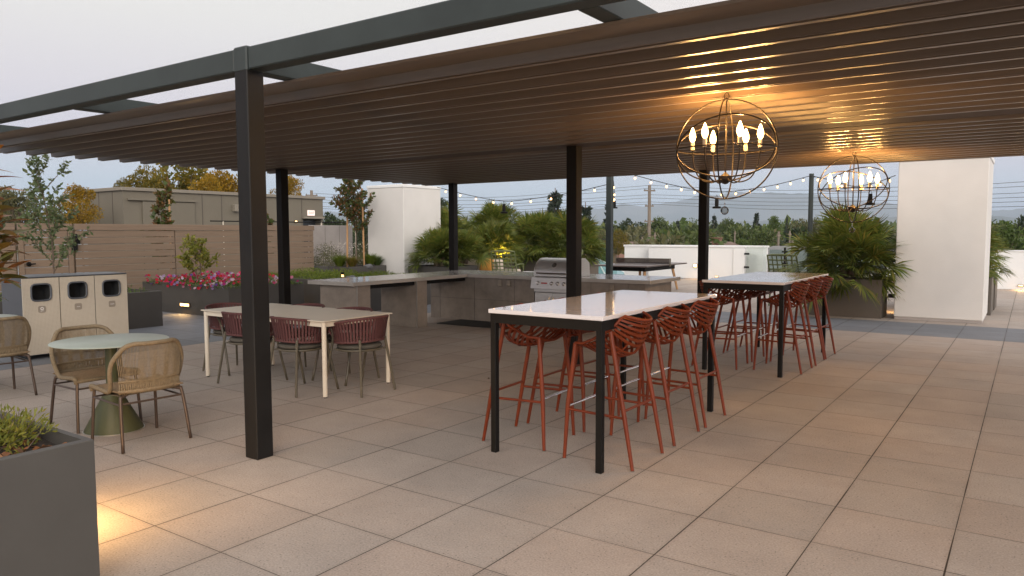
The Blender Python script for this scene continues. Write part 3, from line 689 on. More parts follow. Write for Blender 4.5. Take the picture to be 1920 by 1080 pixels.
# ------------------------------------------------------------------ white dining table and maroon chairs
t = thing('dining_table', 'cream rectangular dining table with round legs behind the main post', 'table', (-6.64, 5.36, 0)); W, D_, H = 1.0, .46, .765
b = MB(); b.bbox(-W-.02, W+.02, -D_-.02, D_+.02, H-.012, H, .003); b.build('tabletop', m_cream, t)
b = MB(); b.box(-W+.02, W-.02, -D_+.005, -D_+.025, H-.062, H-.013); b.box(-W+.02, W-.02, D_-.025, D_-.005, H-.062, H-.013); b.box(-W+.005, -W+.025, -D_+.02, D_-.02, H-.062, H-.013); b.box(W-.025, W-.005, -D_+.02, D_-.02, H-.062, H-.013); b.build('apron', m_cream, t)
for sx in (-1, 1):
    for sy in (-1, 1):
        b = MB(); b.tube([(sx*(W-.02), sy*(D_-.02), .012), (sx*(W-.02), sy*(D_-.02), H-.013)], .0235, 16); l = b.build('leg', m_cream, t, smooth='auto')
        b = MB(); b.lathe([(.016, 0), (.016, .011)], 10, (sx*(W-.02), sy*(D_-.02), 0)); b.build('foot', m_rubber, l)
def maroon():
    t = thing('strap_armchair', 'x', 'chair', (0, 0, 0), 0, 'maroon strap armchairs round the cream dining table')
    def ring(a, top):                 # a: angle from the back (0) to +-118 deg at arm fronts
        k = abs(a)/118
        if top: rx, ry = .305, .275; z = .778-.085*k**2.2
        else: rx, ry = .262, .235; z = .545-.02*k
        return Vector((rx*math.sin(R(a)), -ry*math.cos(R(a))-.01, z))
    AA = np.linspace(-118, 118, 40)
    tp = [ring(a, 1) for a in AA]; bt = [ring(a, 0) for a in AA]
    loop = tp+[ring(118, 1)+Vector((-.005, .02, -.05)), ring(118, 0)+Vector((0, .015, .04))]+bt[::-1]+[ring(-118, 0)+Vector((0, .015, .04)), ring(-118, 1)+Vector((.005, .02, -.05))]
    b = MB(); b.tube(loop, .013, 8, closed=True); b.build('back_frame', m_maroon, t, smooth=True)
    b = MB(); n = 34
    for i in range(n):
        a = -114+228*i/(n-1); ha = 228/(n-1)*.29; q = []
        for s in (-1, 1):
            p0 = ring(a+s*ha*1.05, 0); p1 = ring(a+s*ha, 1); q.append((p0, p1))
        for off in (1.0, -1.0):
            V = []
            for (p0, p1) in q:
                nrm = Vector((p0.x, p0.y, 0)).normalized()*(.011*off)
                for f in (0, .33, .66, 1):
                    p = p0.lerp(p1, f)+nrm*(1-.5*math.sin(math.pi*f))*(1 if 0 < f < 1 else .9); V.append(p)
            b.add([tuple(v) for v in V], [(k, k+1, k+5, k+4) for k in range(3)])
    b.build('straps', m_maroon, t)
    for s in (-1, 1):
        b = MB(); b.tube(bez([ring(s*112, 1)+Vector((0, 0, -.03)), (s*.255, .10, .60), (s*.245, .13, .48), (s*.262, .245, .005)], 6), .0125, 8); b.build('leg', m_olive, t, smooth=True)
        b = MB(); b.tube([(s*.175, -.20, .56), (s*.235, -.275, .005)], [.014, .012], 8); b.build('leg', m_olive, t, smooth='auto')
        b = MB(); b.tube([(s*.243, .12, .45), (s*.20, .05, .45)], .009, 6); b.tube([(s*.195, -.222, .44), (s*.15, -.17, .445)], .009, 6); b.build('bracket', m_olive, t)
    b = MB(); b.tube([(.232*math.cos(q), .225*math.sin(q)-.01, .448) for q in np.linspace(0, 2*math.pi, 28, endpoint=False)], .011, 8, closed=True); b.lathe([(.22, 0), (.22, .008)], 28, (0, -.01, .446)); b.build('seat_ring', m_olive, t, smooth='auto')
    b = MB(); b.lathe([(.17, 0), (.215, .006), (.228, .025), (.215, .044), (.15, .052), (.0, .053)], 28, (0, -.01, .456)); b.build('cushion', m_cush, t, smooth=True)
    return t
mc = maroon()
for i, (x, y, a, lab) in enumerate(((-5.63, 5.35, 90, 'maroon strap armchair at the right end of the cream table'), (-6.13, 5.03, 0, 'maroon strap armchair at near side, right of the big dark post'), (-6.95, 5.03, 3, 'maroon strap armchair at near side, left of the big dark post'),
                                    (-6.17, 5.66, 180, 'maroon strap armchair at far side, nearer the stone counter'), (-6.95, 5.66, 178, 'maroon strap armchair at far side, just right of the big post'), (-7.70, 5.33, -88, 'maroon strap armchair at the left end of the cream table'))):
    if i == 0: mc.location = (x, y, 0); mc.rotation_euler = (0, 0, R(a)); mc['label'] = lab
    else: dup(mc, (x, y, 0), R(a), lab)

# ------------------------------------------------------------------ round tables and tan rope chairs
def cone_table(x, y, lab):
    t = thing('round_table', lab, 'table', (x, y, 0), 0, 'round sage bistro tables')
    b = MB(); b.lathe([(.435, 0), (.44, .003), (.44, .007), (.435, .010)], 64, (0, 0, .735)); b.build('tabletop', m_sage, t, smooth='auto')
    b = MB(); b.lathe([(.225, .0), (.225, .006), (.052, .34), (.046, .38), (.046, .733)], 40); b.build('pedestal', m_green, t, smooth='auto')
    b = MB(); b.lathe([(.229, 0), (.229, .007)], 40); b.build('base_ring', m_chrome, t)
    return t
cone_table(-6.20, 3.13, 'round sage table on green cone pedestal between two rope chairs')
cone_table(-9.03, 3.12, 'round sage table at the left edge, cut off by the frame')
def rope():
    t = thing('rope_chair', 'x', 'chair', (0, 0, 0), 0, 'tan rope woven chairs')
    hw = .255
    # hoop: seat front corner, along the seat side, up the back, over the top
    def hoop(u):                                   # u -1..1 across the back
        x = hw*1.06*math.sin(u*math.pi/2*.98) if 0 else hw*1.05*u
        k = abs(u)
        z = .800-.14*max(0, (k-.55)/.45)**2.2; y = -.285+.135*k**2.3
        return Vector((x, y, z))
    def low(u): k = abs(u); return Vector((hw*.93*u, -.215+.055*k**2, .440))
    side = []
    for s in (-1, 1):
        side.append([(s*hw*.96, .245, .405), (s*hw*1.0, .235, .445), (s*hw*1.0, .08, .435), (s*hw*.99, -.05, .432), (s*hw*1.03, -.10, .50), (s*hw*1.075, -.125, .585), tuple(hoop(s*1.0))])
    path = bez(side[0]+[tuple(hoop(u)) for u in (-.9, -.75, -.55, -.3, 0, .3, .55, .75, .9)]+side[1][::-1], 6)
    b = MB(); b.tube(path, .0175, 8); b.tube(bez([(-hw*.96, .248, .42), (-.12, .262, .425), (.12, .262, .425), (hw*.96, .248, .42)], 5), .016, 8); b.build('rope_frame', m_rope, t, smooth=True)
    b = MB(); rr = random.Random(3); n = 58
    for i in range(n):
        u = -.93+1.86*i/(n-1)
        sk = .05*math.sin(i*.55)
        a = low(max(-1, min(1, u*1.0+sk*.4))); c = hoop(u*.985+.0)
        b.tube([a, a.lerp(c, .5)+Vector((0, -.010, 0)), c], .0026 if i % 9 == 4 else .0031, 4, caps=False)
    b.build('back_ropes', m_rope, t)
    b = MB(); P = []; nx, ny = 16, 10
    for i in range(nx+1):
        for j in range(ny+1):
            x = -hw*.97+2*hw*.97*i/nx; y = -.205+.455*j/ny; P.append((x, y, .437-.016*math.cos(x/hw*1.4)*math.sin(math.pi*j/ny)+.0))
    F = [(i*(ny+1)+j, (i+1)*(ny+1)+j, (i+1)*(ny+1)+j+1, i*(ny+1)+j+1) for i in range(nx) for j in range(ny)]
    b.add(P, F); b.add([(x, y, z-.022) for x, y, z in P], F)
    for k in range(26):
        y = -.20+.45*k/25; b.tube([(-hw*.97, y, .440), (0, y, .428), (hw*.97, y, .440)], .0055, 4, caps=False)
    b.build('seat', m_ropes, t, smooth=False)
    b = MB(); b.tube(bez([tuple(low(u)+Vector((0, -.005, .0))) for u in (-1, -.5, 0, .5, 1)], 5), .016, 8)
    b.tube(bez([tuple(low(u)+Vector((0, -.012, .075))) for u in (-1, -.5, 0, .5, 1)], 5), .009, 6)
    for k in range(34):
        u = -.96+1.92*k/33; p = low(u); b.tube([p+Vector((0, -.008, .07)), p+Vector((0, -.012, -.02))], .006, 4)
    b.build('rope_border', m_rope, t, smooth=True)
    for s in (-1, 1):
        b = MB(); b.tube([(s*.235, .235, .415), (s*.243, .243, .30), (s*.255, .262, .004)], .0125, 8); b.build('leg', m_bronze, t, smooth='auto')
        b = MB(); b.tube(bez([(s*.17, -.165, .415), (s*.215, -.185, .405), (s*.238, -.20, .37), (s*.262, -.262, .004)], 6), .0125, 8); b.build('leg', m_bronze, t, smooth=True)
        b = MB(); b.tube([(s*.241, .238, .355), (s*.240, -.206, .345)], .008, 6); b.build('side_rail', m_bronze, t)
    b = MB(); b.tube([(-.238, -.20, .352), (.238, -.20, .352)], .008, 6); b.build('cross_rail', m_bronze, t); b = MB(); b.tube([(-.241, .24, .357), (.241, .24, .357)], .008, 6); b.build('cross_rail', m_bronze, t)
    return t
rc = rope()
for i, (x, y, a, lab) in enumerate(((-5.69, 3.08, 87, 'tan rope chair in front of the round sage table, back to camera'), (-6.55, 3.16, -93, 'tan rope chair behind the round sage table, facing the camera'), (-8.43, 3.11, 88, 'tan rope chair at left edge in front of the bins'))):
    if i == 0: rc.location = (x, y, 0); rc.rotation_euler = (0, 0, R(a)); rc['label'] = lab
    else: dup(rc, (x, y, 0), R(a), lab)

# ------------------------------------------------------------------ recycling bins
def perf():
    m = m_binp.copy(); m.name = 'bin_perforated'; nt = m.node_tree; b = nt.nodes['Principled BSDF']; N = nt.nodes.new; L = nt.links.new
    g = N('ShaderNodeNewGeometry'); s = N('ShaderNodeSeparateXYZ'); L(g.outputs['Position'], s.inputs[0])
    def mth(op, a, bb=None):
        n = N('ShaderNodeMath'); n.operation = op
        for i, v in enumerate((a, bb)):
            if v is None: continue
            if isinstance(v, (int, float)): n.inputs[i].default_value = v
            else: L(v, n.inputs[i])
        return n.outputs[0]
    dd = []
    for k in (1, 2):
        f = mth('SUBTRACT', mth('FRACT', mth('DIVIDE', s.outputs[k], .0165)), .5); dd.append(mth('MULTIPLY', f, f))
    r = mth('LESS_THAN', mth('ADD', dd[0], dd[1]), .055); mx = N('ShaderNodeMix'); mx.data_type = 'RGBA'
    src = b.inputs['Base Color'].links[0].from_socket; L(r, mx.inputs[0]); L(src, mx.inputs[6]); mx.inputs[7].default_value = (.40, .33, .24, 1); L(mx.outputs[2], b.inputs['Base Color'])
    return m
m_perf = perf()
bins = []
labs = ['left waste bin of three with white recycling symbol badge', 'middle waste bin of three with cream perforated door', 'right waste bin of three, beside the small grey planter']
words = ['recycling', 'waste', 'compost']
for i in range(3):
    y0 = 4.235+.452*i; y1 = y0+.448; yc = (y0+y1)/2; H = 1.055; D_ = .60
    t = thing('waste_bin', labs[i], 'bin', (-10.54-D_/2, yc, 0), 0, 'row of three cream fronted waste bins')
    hw = .224; b = MB(); b.box(-D_/2, D_/2-.02, -hw, -hw+.012, .05, H); b.box(-D_/2, D_/2-.02, hw-.012, hw, .05, H); b.box(-D_/2, -D_/2+.012, -hw+.012, hw-.012, .05, H); b.box(-D_/2+.012, D_/2-.02, -hw+.012, hw-.012, .05, .07); b.build('body', m_binb, t)
    b = MB(); b.bbox(-D_/2, D_/2, -hw, hw, H+.001, H+.014, .003); b.build('lid', m_binb, t)
    # door with rounded opening
    ow, oh, zc, rr_ = .115, .105, .865, .035; outer = []; inner = []
    for k in range(32):
        a = 2*math.pi*k/32; ca, sa = math.cos(a), math.sin(a); e = 5
        f = (abs(ca)**e+abs(sa)**e)**(-1/e); inner.append((ow*ca*f, zc+oh*sa*f))
        f2 = 1/max(abs(ca), abs(sa)); outer.append((ca*f2, sa*f2))
    O = [((hw-.004)*p[0], (.06+(H-.005-.06)*(p[1]+1)/2)) for p in outer]
    x = D_/2; b = MB(); V = [(x, p[0], p[1]) for p in O]+[(x, p[0], p[1]) for p in inner]+[(x-.018, p[0], p[1]) for p in inner]+[(x-.018, p[0], p[1]) for p in O]
    F = []
    for k in range(32):
        j = (k+1) % 32; F += [(k, j, 32+j, 32+k), (32+k, 32+j, 64+j, 64+k), (96+k, 96+j, j, k)]
    b.add(V, F); dr = b.build('door', m_perf, t)
    b = MB(); b.tube([(x+.004, p[0]*1.03, zc+(p[1]-zc)*1.03) for p in inner], .012, 8, closed=True); b.build('opening_rim', m_binb, dr, smooth=True)
    b = MB(); V = [(x-.02, p[0], p[1]) for p in inner]+[(x-.20, p[0], p[1]-.03) for p in inner]; b.add(V, [(k, (k+1) % 32, 32+(k+1) % 32, 32+k) for k in range(32)]+[tuple(range(32, 64))]); b.build('chute', m_rubber, t, smooth='auto')
    bd = [(p[0]*.40, .645+(p[1]-zc)*.42) for p in inner]; b = MB(); b.prism(bd, 0, x+.0015, x+.005); bg_ = b.build('badge', m_badge, dr)
    z = .64
    if i == 0:
        b = MB()
        for k in range(3):
            a = R(90+120*k); c = (math.cos(a)*.014, math.sin(a)*.014)
            pts = []
            for q in range(7):
                aa = R(90+120*k-48+96*q/6); pts.append((x+.007, math.cos(aa)*.016, z+.012+math.sin(aa)*.016))
            b.tube(pts, .0045, 6)
            aa = R(90+120*k+58); e = Vector((x+.007, math.cos(aa)*.016, z+.012+math.sin(aa)*.016)); tg = Vector((0, -math.sin(aa), math.cos(aa))); nn = Vector((0, math.cos(aa), math.sin(aa)))
            b.add([tuple(e+tg*.008), tuple(e+nn*.007-tg*.002), tuple(e-nn*.007-tg*.002)], [(0, 1, 2)])
        b.build('recycling_symbol', m_icon, t)
        text_obj(words[i], .014, m_icon, t, (x+.007, 0, z-.018), (R(90), 0, R(90)))
    else: text_obj(words[i], .017, m_icon, t, (x+.007, 0, z+.004), (R(90), 0, R(90)))
    b = MB()
    for sx in (-.24, .24):
        for sy in (-.17, .17): b.bbox(sx-.03, sx+.03, sy-.03, sy+.03, 0, .05, .004)
    b.build('feet', m_rubber, t)

for x, y, a, lab in ((-3.02, 6.1, .3, 'dry brown leaf lying on the pavers under near bar table'), (-4.9, 6.6, 2.2, 'dry leaf on the pavers between post and dining table')):
    b = MB(); V = []
    for i in range(6):
        f = i/5; w_ = .016*math.sin(math.pi*min(1, f+.04)); V += [(f*.06-.03, -w_, .004+.012*abs(f-.5)), (f*.06-.03, 0, .002), (f*.06-.03, w_, .006+.012*abs(f-.5))]
    b.add(V, [(i*3+k, i*3+k+1, i*3+4+k, i*3+3+k) for i in range(5) for k in (0, 1)]); o_ = tag(b.build('dry_leaf', lf_mulch), lab, 'leaf'); o_.location = (x, y, 0); o_.rotation_euler = (0, 0, a)
# ------------------------------------------------------------------ chandeliers
def chandelier(x, y, lab, rot, z=2.26, scl=1.0):
    t = thing('orb_chandelier', lab, 'chandelier', (x, y, z), rot, 'lit bronze orb chandeliers'); rs = .405; t.scale = (scl,)*3
    def ringpts(tilt, az, r=rs, n=64):
        P = []
        for q in np.linspace(0, 2*math.pi, n, endpoint=False):
            v = Vector((r*math.cos(q), r*math.sin(q), 0)); v.rotate(Matrix.Rotation(tilt, 3, 'X')); v.rotate(Matrix.Rotation(az, 3, 'Z')); P.append(v)
        return P
    for tl, a_, r_ in ((R(90), R(10), rs), (R(90), R(100), rs-.006), (0, 0, rs-.003), (R(38), R(20), rs-.009), (R(-38), R(30), rs-.012)):
        b = MB(); b.tube(ringpts(tl, a_, r_), .0065, 6, closed=True); b.build('orb_ring', m_brass, t, smooth=True)
    b = MB(); b.tube([(0, 0, .42), (0, 0, -.22)], .007, 8); b.lathe([(.0, -.02), (.012, -.018), (.012, .018), (.0, .02)], 12, (0, 0, .02)); b.build('rod', m_brass, t, smooth='auto')
    b = MB(); b.tube([(.02*math.cos(q), 0, .432+.026*math.sin(q)) for q in np.linspace(0, 2*math.pi, 14, endpoint=False)], .004, 6, closed=True); b.tube([(0, 0, .455), (0, 0, .50)], .004, 6); b.build('hook', m_brass, t)
    b = MB(); b.lathe([(.0, -.05), (.02, -.045), (.045, -.02), (.05, 0), (.04, .02), (.015, .04), (.01, .05)], 18, (0, 0, -.235)); b.build('hub', m_brass, t, smooth=True)
    for k in range(6):
        a = R(60*k+12); c, s = math.cos(a), math.sin(a); r0 = .27
        P = bez([(.03*c, .03*s, -.235), (.11*c, .11*s, -.268), (.20*c, .20*s, -.235), (.255*c, .255*s, -.13), (r0*c, r0*s, .0)], 5)
        b = MB(); b.tube(P, .006, 6); A = b.build('arm', m_brass, t, smooth=True)
        b = MB(); b.lathe([(.024, 0), (.026, .004), (.010, .010)], 14, (r0*c, r0*s, -.002)); b.build('drip_pan', m_brass, A)
        b = MB(); b.lathe([(.017, .0), (.017, .062)], 14, (r0*c, r0*s, .006)); b.build('candle_sleeve', m_rope if 0 else m_cream, t, smooth='auto')
        b = MB(); b.lathe([(.008, 0), (.019, .014), (.027, .042), (.024, .070), (.012, .102), (.002, .122)], 14, (r0*c, r0*s, .069)); bb = b.build('bulb', m_bulb, t, smooth=True)
        l = bpy.data.lights.new('candle_lamp', 'POINT'); l.energy = 16; l.color = (1, .52, .16); l.shadow_soft_size = .02
        lo = bpy.data.objects.new('candle_lamp', l); col.objects.link(lo); lo.parent = t; lo.location = (r0*c, r0*s, .19)
    b = MB(); b.tube([(0, 0, -.405), (0, 0, -.465)], .0025, 5); b.lathe([(.003, .0), (.008, -.006), (.003, -.012)], 8, (0, 0, -.44)); b.build('crystal_chain', m_steel2, t)
    b = MB(); pr = [(.035*math.sin(q), .035*math.cos(q)) for q in np.linspace(0.02, math.pi-.02, 9)]; b.lathe(pr[::-1], 10, (0, 0, -.50)); b.build('crystal_ball', m_crystal, t)
    return t
chandelier(-1.95, 5.68, 'near lit orb chandelier with six candle bulbs above the bar table', R(0), 2.25, .93)
chandelier(-1.92, 10.5, 'far lit orb chandelier hanging above the second bar table', R(9), 2.17, 1.05)

# ------------------------------------------------------------------ string lights, poles, pendant spots
def lpole(x, y, h, r, lab, sq=False):
    t = thing('light_pole', lab, 'pole', (x, y, 0), 0, 'slim dark poles carrying the string lights')
    b = MB()
    if sq: b.bbox(-r, r, -r, r, 0.012, h, .004)
    else: b.tube([(0, 0, .012), (0, 0, h)], r, 14)
    b.build('shaft', m_beam, t); b = MB(); b.bbox(-r*2, r*2, -r*2, r*2, 0, .012, .002); b.build('base_plate', m_black, t)
    b = MB(); b.tube([(r, 0, h-.08), (r+.04, 0, h-.08)], .008, 6); b.build('eye_hook', m_black, t)
lpole(-7.24, 14.0, 2.95, .058, 'square dark pole behind the ping pong side of the counter', True)
lpole(-4.18, 18.0, 2.95, .052, 'round dark pole behind the table, left of the right palm')
def strlight(P, bulbs, lab):
    P = [Vector(p) for p in P]; t = thing('string_light', lab, 'string lights', tuple(P[0]), 0, 'warm festoon string lights'); o = P[0]
    C = bez(P, 10); b = MB(); b.tube([p-o for p in C], .008, 5); b.build('cable', m_wire, t)
    ln = [0]
    for a, c in zip(C[:-1], C[1:]): ln.append(ln[-1]+(c-a).length)
    for k in range(bulbs):
        s = ln[-1]*(k+.6)/(bulbs+.2); i = max(j for j in range(len(ln)) if ln[j] <= s); i = min(i, len(C)-2)
        p = C[i].lerp(C[i+1], (s-ln[i])/(ln[i+1]-ln[i]))-o
        b = MB(); b.lathe([(.009, -.035), (.012, -.025), (.010, 0)], 8, p); sk = b.build('socket', m_wire, t)
        b = MB(); b.lathe([(.004, -.090), (.017, -.080), (.024, -.062), (.019, -.045), (.009, -.035)], 10, p); b.build('bulb', m_sbulb, sk, smooth=True)
def Yp(px, py, Y): d = ray(px, py); return Vector((0, 0, EYE))+d*(Y/d.y)
strlight([Yp(820, 351, 15.5), Yp(880, 366, 15.1), Yp(945, 377, 14.8), Yp(1010, 371, 14.5), Yp(1070, 361.5, 14.25), (-7.24, 13.94, 2.62)], 9, 'string lights from left white column to the square pole')
strlight([(-7.2, 13.94, 2.90), Yp(1180, 326, 14.3), Yp(1262, 347, 15), Yp(1345, 360, 16), Yp(1440, 349, 17), (-4.18, 17.94, 2.90)], 14, 'string lights sagging between the square pole and round pole')
strlight([(-4.18, 17.94, 2.90), Yp(1560, 338, 17.5), Yp(1600, 349, 17), Yp(1640, 343, 16.2), Yp(1679, 329, 15.45)], 8, 'string lights from the round pole to the right white column')
strlight([(-7.24, 14.06, 2.88), at(1151, 345, 17.8), at(1152, 366, 20), at(1151, 372, 22), at(1150, 360, 25.5)], 7, 'string lights receding behind the square pole')
def spot(p, lab):
    t = thing('pendant_spotlight', lab, 'spotlight', p, 0, 'black pendant spotlights on the string lights')
    b = MB(); b.tube([(0, 0, .10), (.02, 0, .06), (.035, 0, 0)], .004, 5); b.tube([(0, 0, .10), (-.02, 0, .06), (-.035, 0, 0)], .004, 5); b.build('yoke', m_black, t)
    b = MB(); b.lathe([(.040, -.15), (.042, -.05), (.036, .03)], 14); b.build('lamp_body', m_black, t, smooth='auto')
    b = MB(); b.lathe([(.088, -.195), (.09, -.19), (.09, -.155), (.04, -.148)], 18); b.build('lamp_head', m_black, t, smooth='auto')
spot(Yp(945, 385, 14.8)-Vector((0, 0, -.0)), 'black pendant spotlight hanging above the left palms')
spot(Yp(1344, 374, 16), 'black pendant spotlight seen just below the near chandelier')
spot(Yp(1632, 366, 16.4), 'black pendant spotlight seen through the far chandelier')
spot(Yp(1152.5, 379, 21), 'black pendant spotlight just right of the square pole')

# ------------------------------------------------------------------ ping pong table
t = thing('ping_pong_table', 'dark ping pong table with net and splayed wooden legs', 'table', (-8.86, 19.1, 0))
b = MB(); b.bbox(-.7625, .7625, -1.37, 1.37, .725, .76, .004); b.build('tabletop', m_pingtop, t)
b = MB(); b.box(-.005, .005, -1.36, 1.36, .7605, .7615); b.box(-.76, -.74, -1.36, 1.36, .7605, .7615); b.box(.74, .76, -1.36, 1.36, .7605, .7615); b.build('court_lines', m_cream, t)
b = MB(); b.bbox(-.55, .55, -1.0, 1.0, .60, .724, .006); b.build('under_frame', m_black, t)
net = glassmat('net_mesh', (.30, .27, .25), .6)
b = MB(); b.box(-.80, .80, -.002, .002, .765, .905); b.build('net', net, t)
b = MB(); b.box(-.82, .82, -.006, .006, .905, .918); b.bbox(-.84, -.81, -.02, .02, .70, .92, .003); b.bbox(.81, .84, -.02, .02, .70, .92, .003); b.build('net_frame', m_olive, t)
for sx in (-1, 1):
    for sy in (-1, 1):
        b = MB(); b.tube([(sx*.50, sy*.92, .66), (sx*.58, sy*1.12, .0)], [.045, .03], 4); b.build('leg', m_wood if 1 else 0, t)
# ------------------------------------------------------------------ lattice lounge chairs and sofa
def lattice():
    t = thing('lattice_chair', 'x', 'chair', (0, 0, 0), 0, 'green metal lattice lounge chairs')
    b = MB(); hw = .33
    def bk(u, v): return Vector((hw*u*(1-.06*v), -.30-.20*v-.05*(1-u*u)*.6, .42+.50*v))
    for k in range(7):
        u = -1+2*k/6; q = .011; b.prism([(0, 0)]*0 or [(-q, -q), (q, -q), (q, q), (-q, q)], 2, 0, .001) if 0 else b.tube([bk(u, v) for v in np.linspace(0, 1, 6)], .013, 4)
    for k in range(7):
        v = k/6; b.tube([bk(u, v) for u in np.linspace(-1, 1, 9)], .013, 4)
    b.build('back_lattice', m_lat, t)
    b = MB(); b.tube([bk(-1, 0)]+[bk(-1, v) for v in (.5, 1)]+[bk(u, 1.02) for u in (-.6, 0, .6)]+[bk(1, 1), bk(1, .5), bk(1, 0)], .018, 6); b.build('back_frame', m_lat, t)
    b = MB()
    for k in range(7): x = -hw+2*hw*k/6; b.tube([(x, -.30, .40), (x, .30, .40)], .011, 4)
    for k in range(7): y = -.30+.6*k/6; b.tube([(-hw, y, .402), (hw, y, .402)], .011, 4)
    b.build('seat_lattice', m_lat, t)
    b = MB(); b.bbox(-.30, .30, -.27, .30, .415, .50, .03); b.bbox(-.28, .28, -.36, -.26, .50, .86, .03) if 0 else None; b.build('cushion', m_beige, t)
    for s in (-1, 1):
        b = MB(); b.tube([(s*hw, -.35, .62), (s*(hw+.04), -.1, .63), (s*(hw+.04), .28, .62), (s*(hw+.02), .30, .40)], .015, 6); b.build('armrest', m_lat, t)
        for y in (-.28, .29): b = MB(); b.tube([(s*hw, y, .40), (s*(hw+.02), y*1.1, 0)], .016, 6); b.build('leg', m_lat, t)
    return t
lc = lattice(); lc.location = (-11.95, 17.0, 0); lc.rotation_euler = (0, 0, R(20)); lc.scale = (1.05, 1, 1.22); lc['label'] = 'green lattice chair with beige cushion, its back seen left of grill'
dup(lc, (-10.85, 18.1, 0), R(140), 'green lattice chair partly hidden behind the grill and post')
dup(lc, (-4.30, 17.0, 0), R(-12), 'green lattice chair beside the right palm, behind bar table')
dup(lc, (-2.35, 18.3, 0), R(60), 'green lattice chair glimpsed between planter and right column')
t = thing('outdoor_sofa', 'pale cushioned outdoor sofa in front of the left palms', 'sofa', (-13.55, 17.45, 0))
b = MB(); b.bbox(-.9, .9, -.38, .38, .10, .30, .02); b.build('sofa_base', m_pl, t)
b = MB(); b.bbox(-.88, .88, -.38, .36, .302, .46, .04); b.build('seat_cushion', m_beige, t, smooth='auto')
b = MB(); b.bbox(-.88, .0, .20, .42, .462, .85, .05); b.bbox(.01, .88, .20, .42, .462, .85, .05); b.build('back_cushion', m_beige, t, smooth='auto')
t = thing('throw_pillow', 'orange throw pillow on the pale outdoor sofa', 'pillow', (-12.95, 17.36, .465), R(15))
b = MB(); V = []; n = 10
for s in (1, -1):
    for i in range(n+1):
        for j in range(n+1):
            u, v = -1+2*i/n, -1+2*j/n; V.append((u*.22*(1-.08*v*v), s*.075*((1-u**4)*(1-v**4))**.6+.05*v, .21+v*.21*(1-.08*u*u)))
F = [(k*(n+1)**2+i*(n+1)+j, k*(n+1)**2+(i+1)*(n+1)+j, k*(n+1)**2+(i+1)*(n+1)+j+1, k*(n+1)**2+i*(n+1)+j+1) for k in (0, 1) for i in range(n) for j in range(n)]
b.add(V, F); b.build('pillow_cover', m_orange, t, smooth=True)
t = thing('fire_table', 'low pale square fire table between the lattice chairs', 'table', (-11.0, 16.9, 0))
b = MB(); b.bbox(-.5, .5, -.4, .4, .50, .56, .006); b.build('tabletop', m_white, t); b = MB(); b.bbox(-.4, .4, -.3, .3, 0, .499, .01); b.build('table_base', m_pl, t)
b = MB(); b.bbox(-.22, .22, -.12, .12, .5602, .575, .002); b.build('burner_tray', m_steel, t)

# ------------------------------------------------------------------ vegetation
def rvec(n): v = rng.normal(size=(n, 3)); return v/np.linalg.norm(v, axis=1, keepdims=True)
def leafquads(P, D, size, asp=.45, jit=.5, droop=.2):
    n = len(P); D = D+rng.normal(size=(n, 3))*jit; D[:, 2] -= droop; D /= np.linalg.norm(D, axis=1, keepdims=True)
    S = np.cross(D, rvec(n)); S /= np.linalg.norm(S, axis=1, keepdims=True)+1e-9
    s = size*(.6+.8*rng.random((n, 1)))
    return np.stack([P, P+D*s*.5+S*s*asp*.5, P+D*s, P+D*s*.5-S*s*asp*.5], 1)
def palm_mesh(Rr, nl, elmin=-25, seed=0, blades=22):
    nl = int(nl*1.55)
    g = np.random.default_rng(seed); Q = []; st = MB()
    for i in range(nl):
        az_ = g.random()*2*math.pi; u = g.random(); el = R(elmin+(88-elmin)*(u**.8)); pl = Rr*(.35+.30*g.random())
        d = np.array((math.cos(az_)*math.cos(el), math.sin(az_)*math.cos(el), math.sin(el)))
        base = np.array((g.normal()*.10*Rr, g.normal()*.10*Rr, .05+.25*Rr*g.random())); tip = base+d*pl-np.array((0, 0, .06*Rr))
        st.tube([base, (base+tip)/2+np.array((0, 0, .03)), tip], .007, 3, caps=False)
        d2 = d-np.array((0, 0, .25)); d2 /= np.linalg.norm(d2); s = np.cross(d2, (0, 0, 1)); s /= np.linalg.norm(s)+1e-9
        tw = g.normal()*.5; nrm = np.cross(s, d2); s = s*math.cos(tw)+nrm*math.sin(tw); nrm = np.cross(s, d2)
        fr = Rr*(.27+.15*g.random())
        for k in range(blades):
            a = R(-82+164*k/(blades-1)+g.normal()*2); bd = d2*math.cos(a)+s*math.sin(a); L_ = fr*(.82+.18*math.cos(a))*(.88+.24*g.random())
            sd = np.cross(bd, nrm); sd /= np.linalg.norm(sd)+1e-9; wv = L_*.034; nz = nrm*(.10*L_*g.normal()*.5)
            m_ = tip+bd*L_*.55+nz; e_ = tip+bd*L_+nz*1.5-np.array((0, 0, L_*(.06+.12*g.random())))
            Q.append([tip, m_+sd*wv, e_, m_-sd*wv])
    return np.array(Q), st
def palm(loc, Rr, nl, lab, seed, grp='fan palms planted round the terrace', **k):
    t = thing('fan_palm', lab, 'palm', loc, 0, grp); Q, st = palm_mesh(Rr, nl, seed=seed, **k)
    b = MB(); b.quads(Q); b.build('fronds', lf_palm, t); st.build('stems', lf_green, t)
    b = MB(); 
    for q in range(3): a = q*2.1; b.tube([(.08*math.cos(a), .08*math.sin(a), -.02), (.14*math.cos(a), .14*math.sin(a), .22*Rr)], [.07, .06], 7)
    b.build('trunk', m_bark, t)
palm((-2.95, 15.72, .78), 1.28, 150, 'largest fan palm, bushy, in the taupe planter beside right column', 11, elmin=-30)
palm((-1.30, 17.7, .95), 1.18, 120, 'fan palm showing from behind the right side of right column', 12)
palm((-1.2, 18.9, .9), .95, 70, 'fan palm farther back behind the right column', 13)
palm((-13.45, 15.85, .74), 1.05, 120, 'fan palm right beside the left white column', 14, elmin=-5)
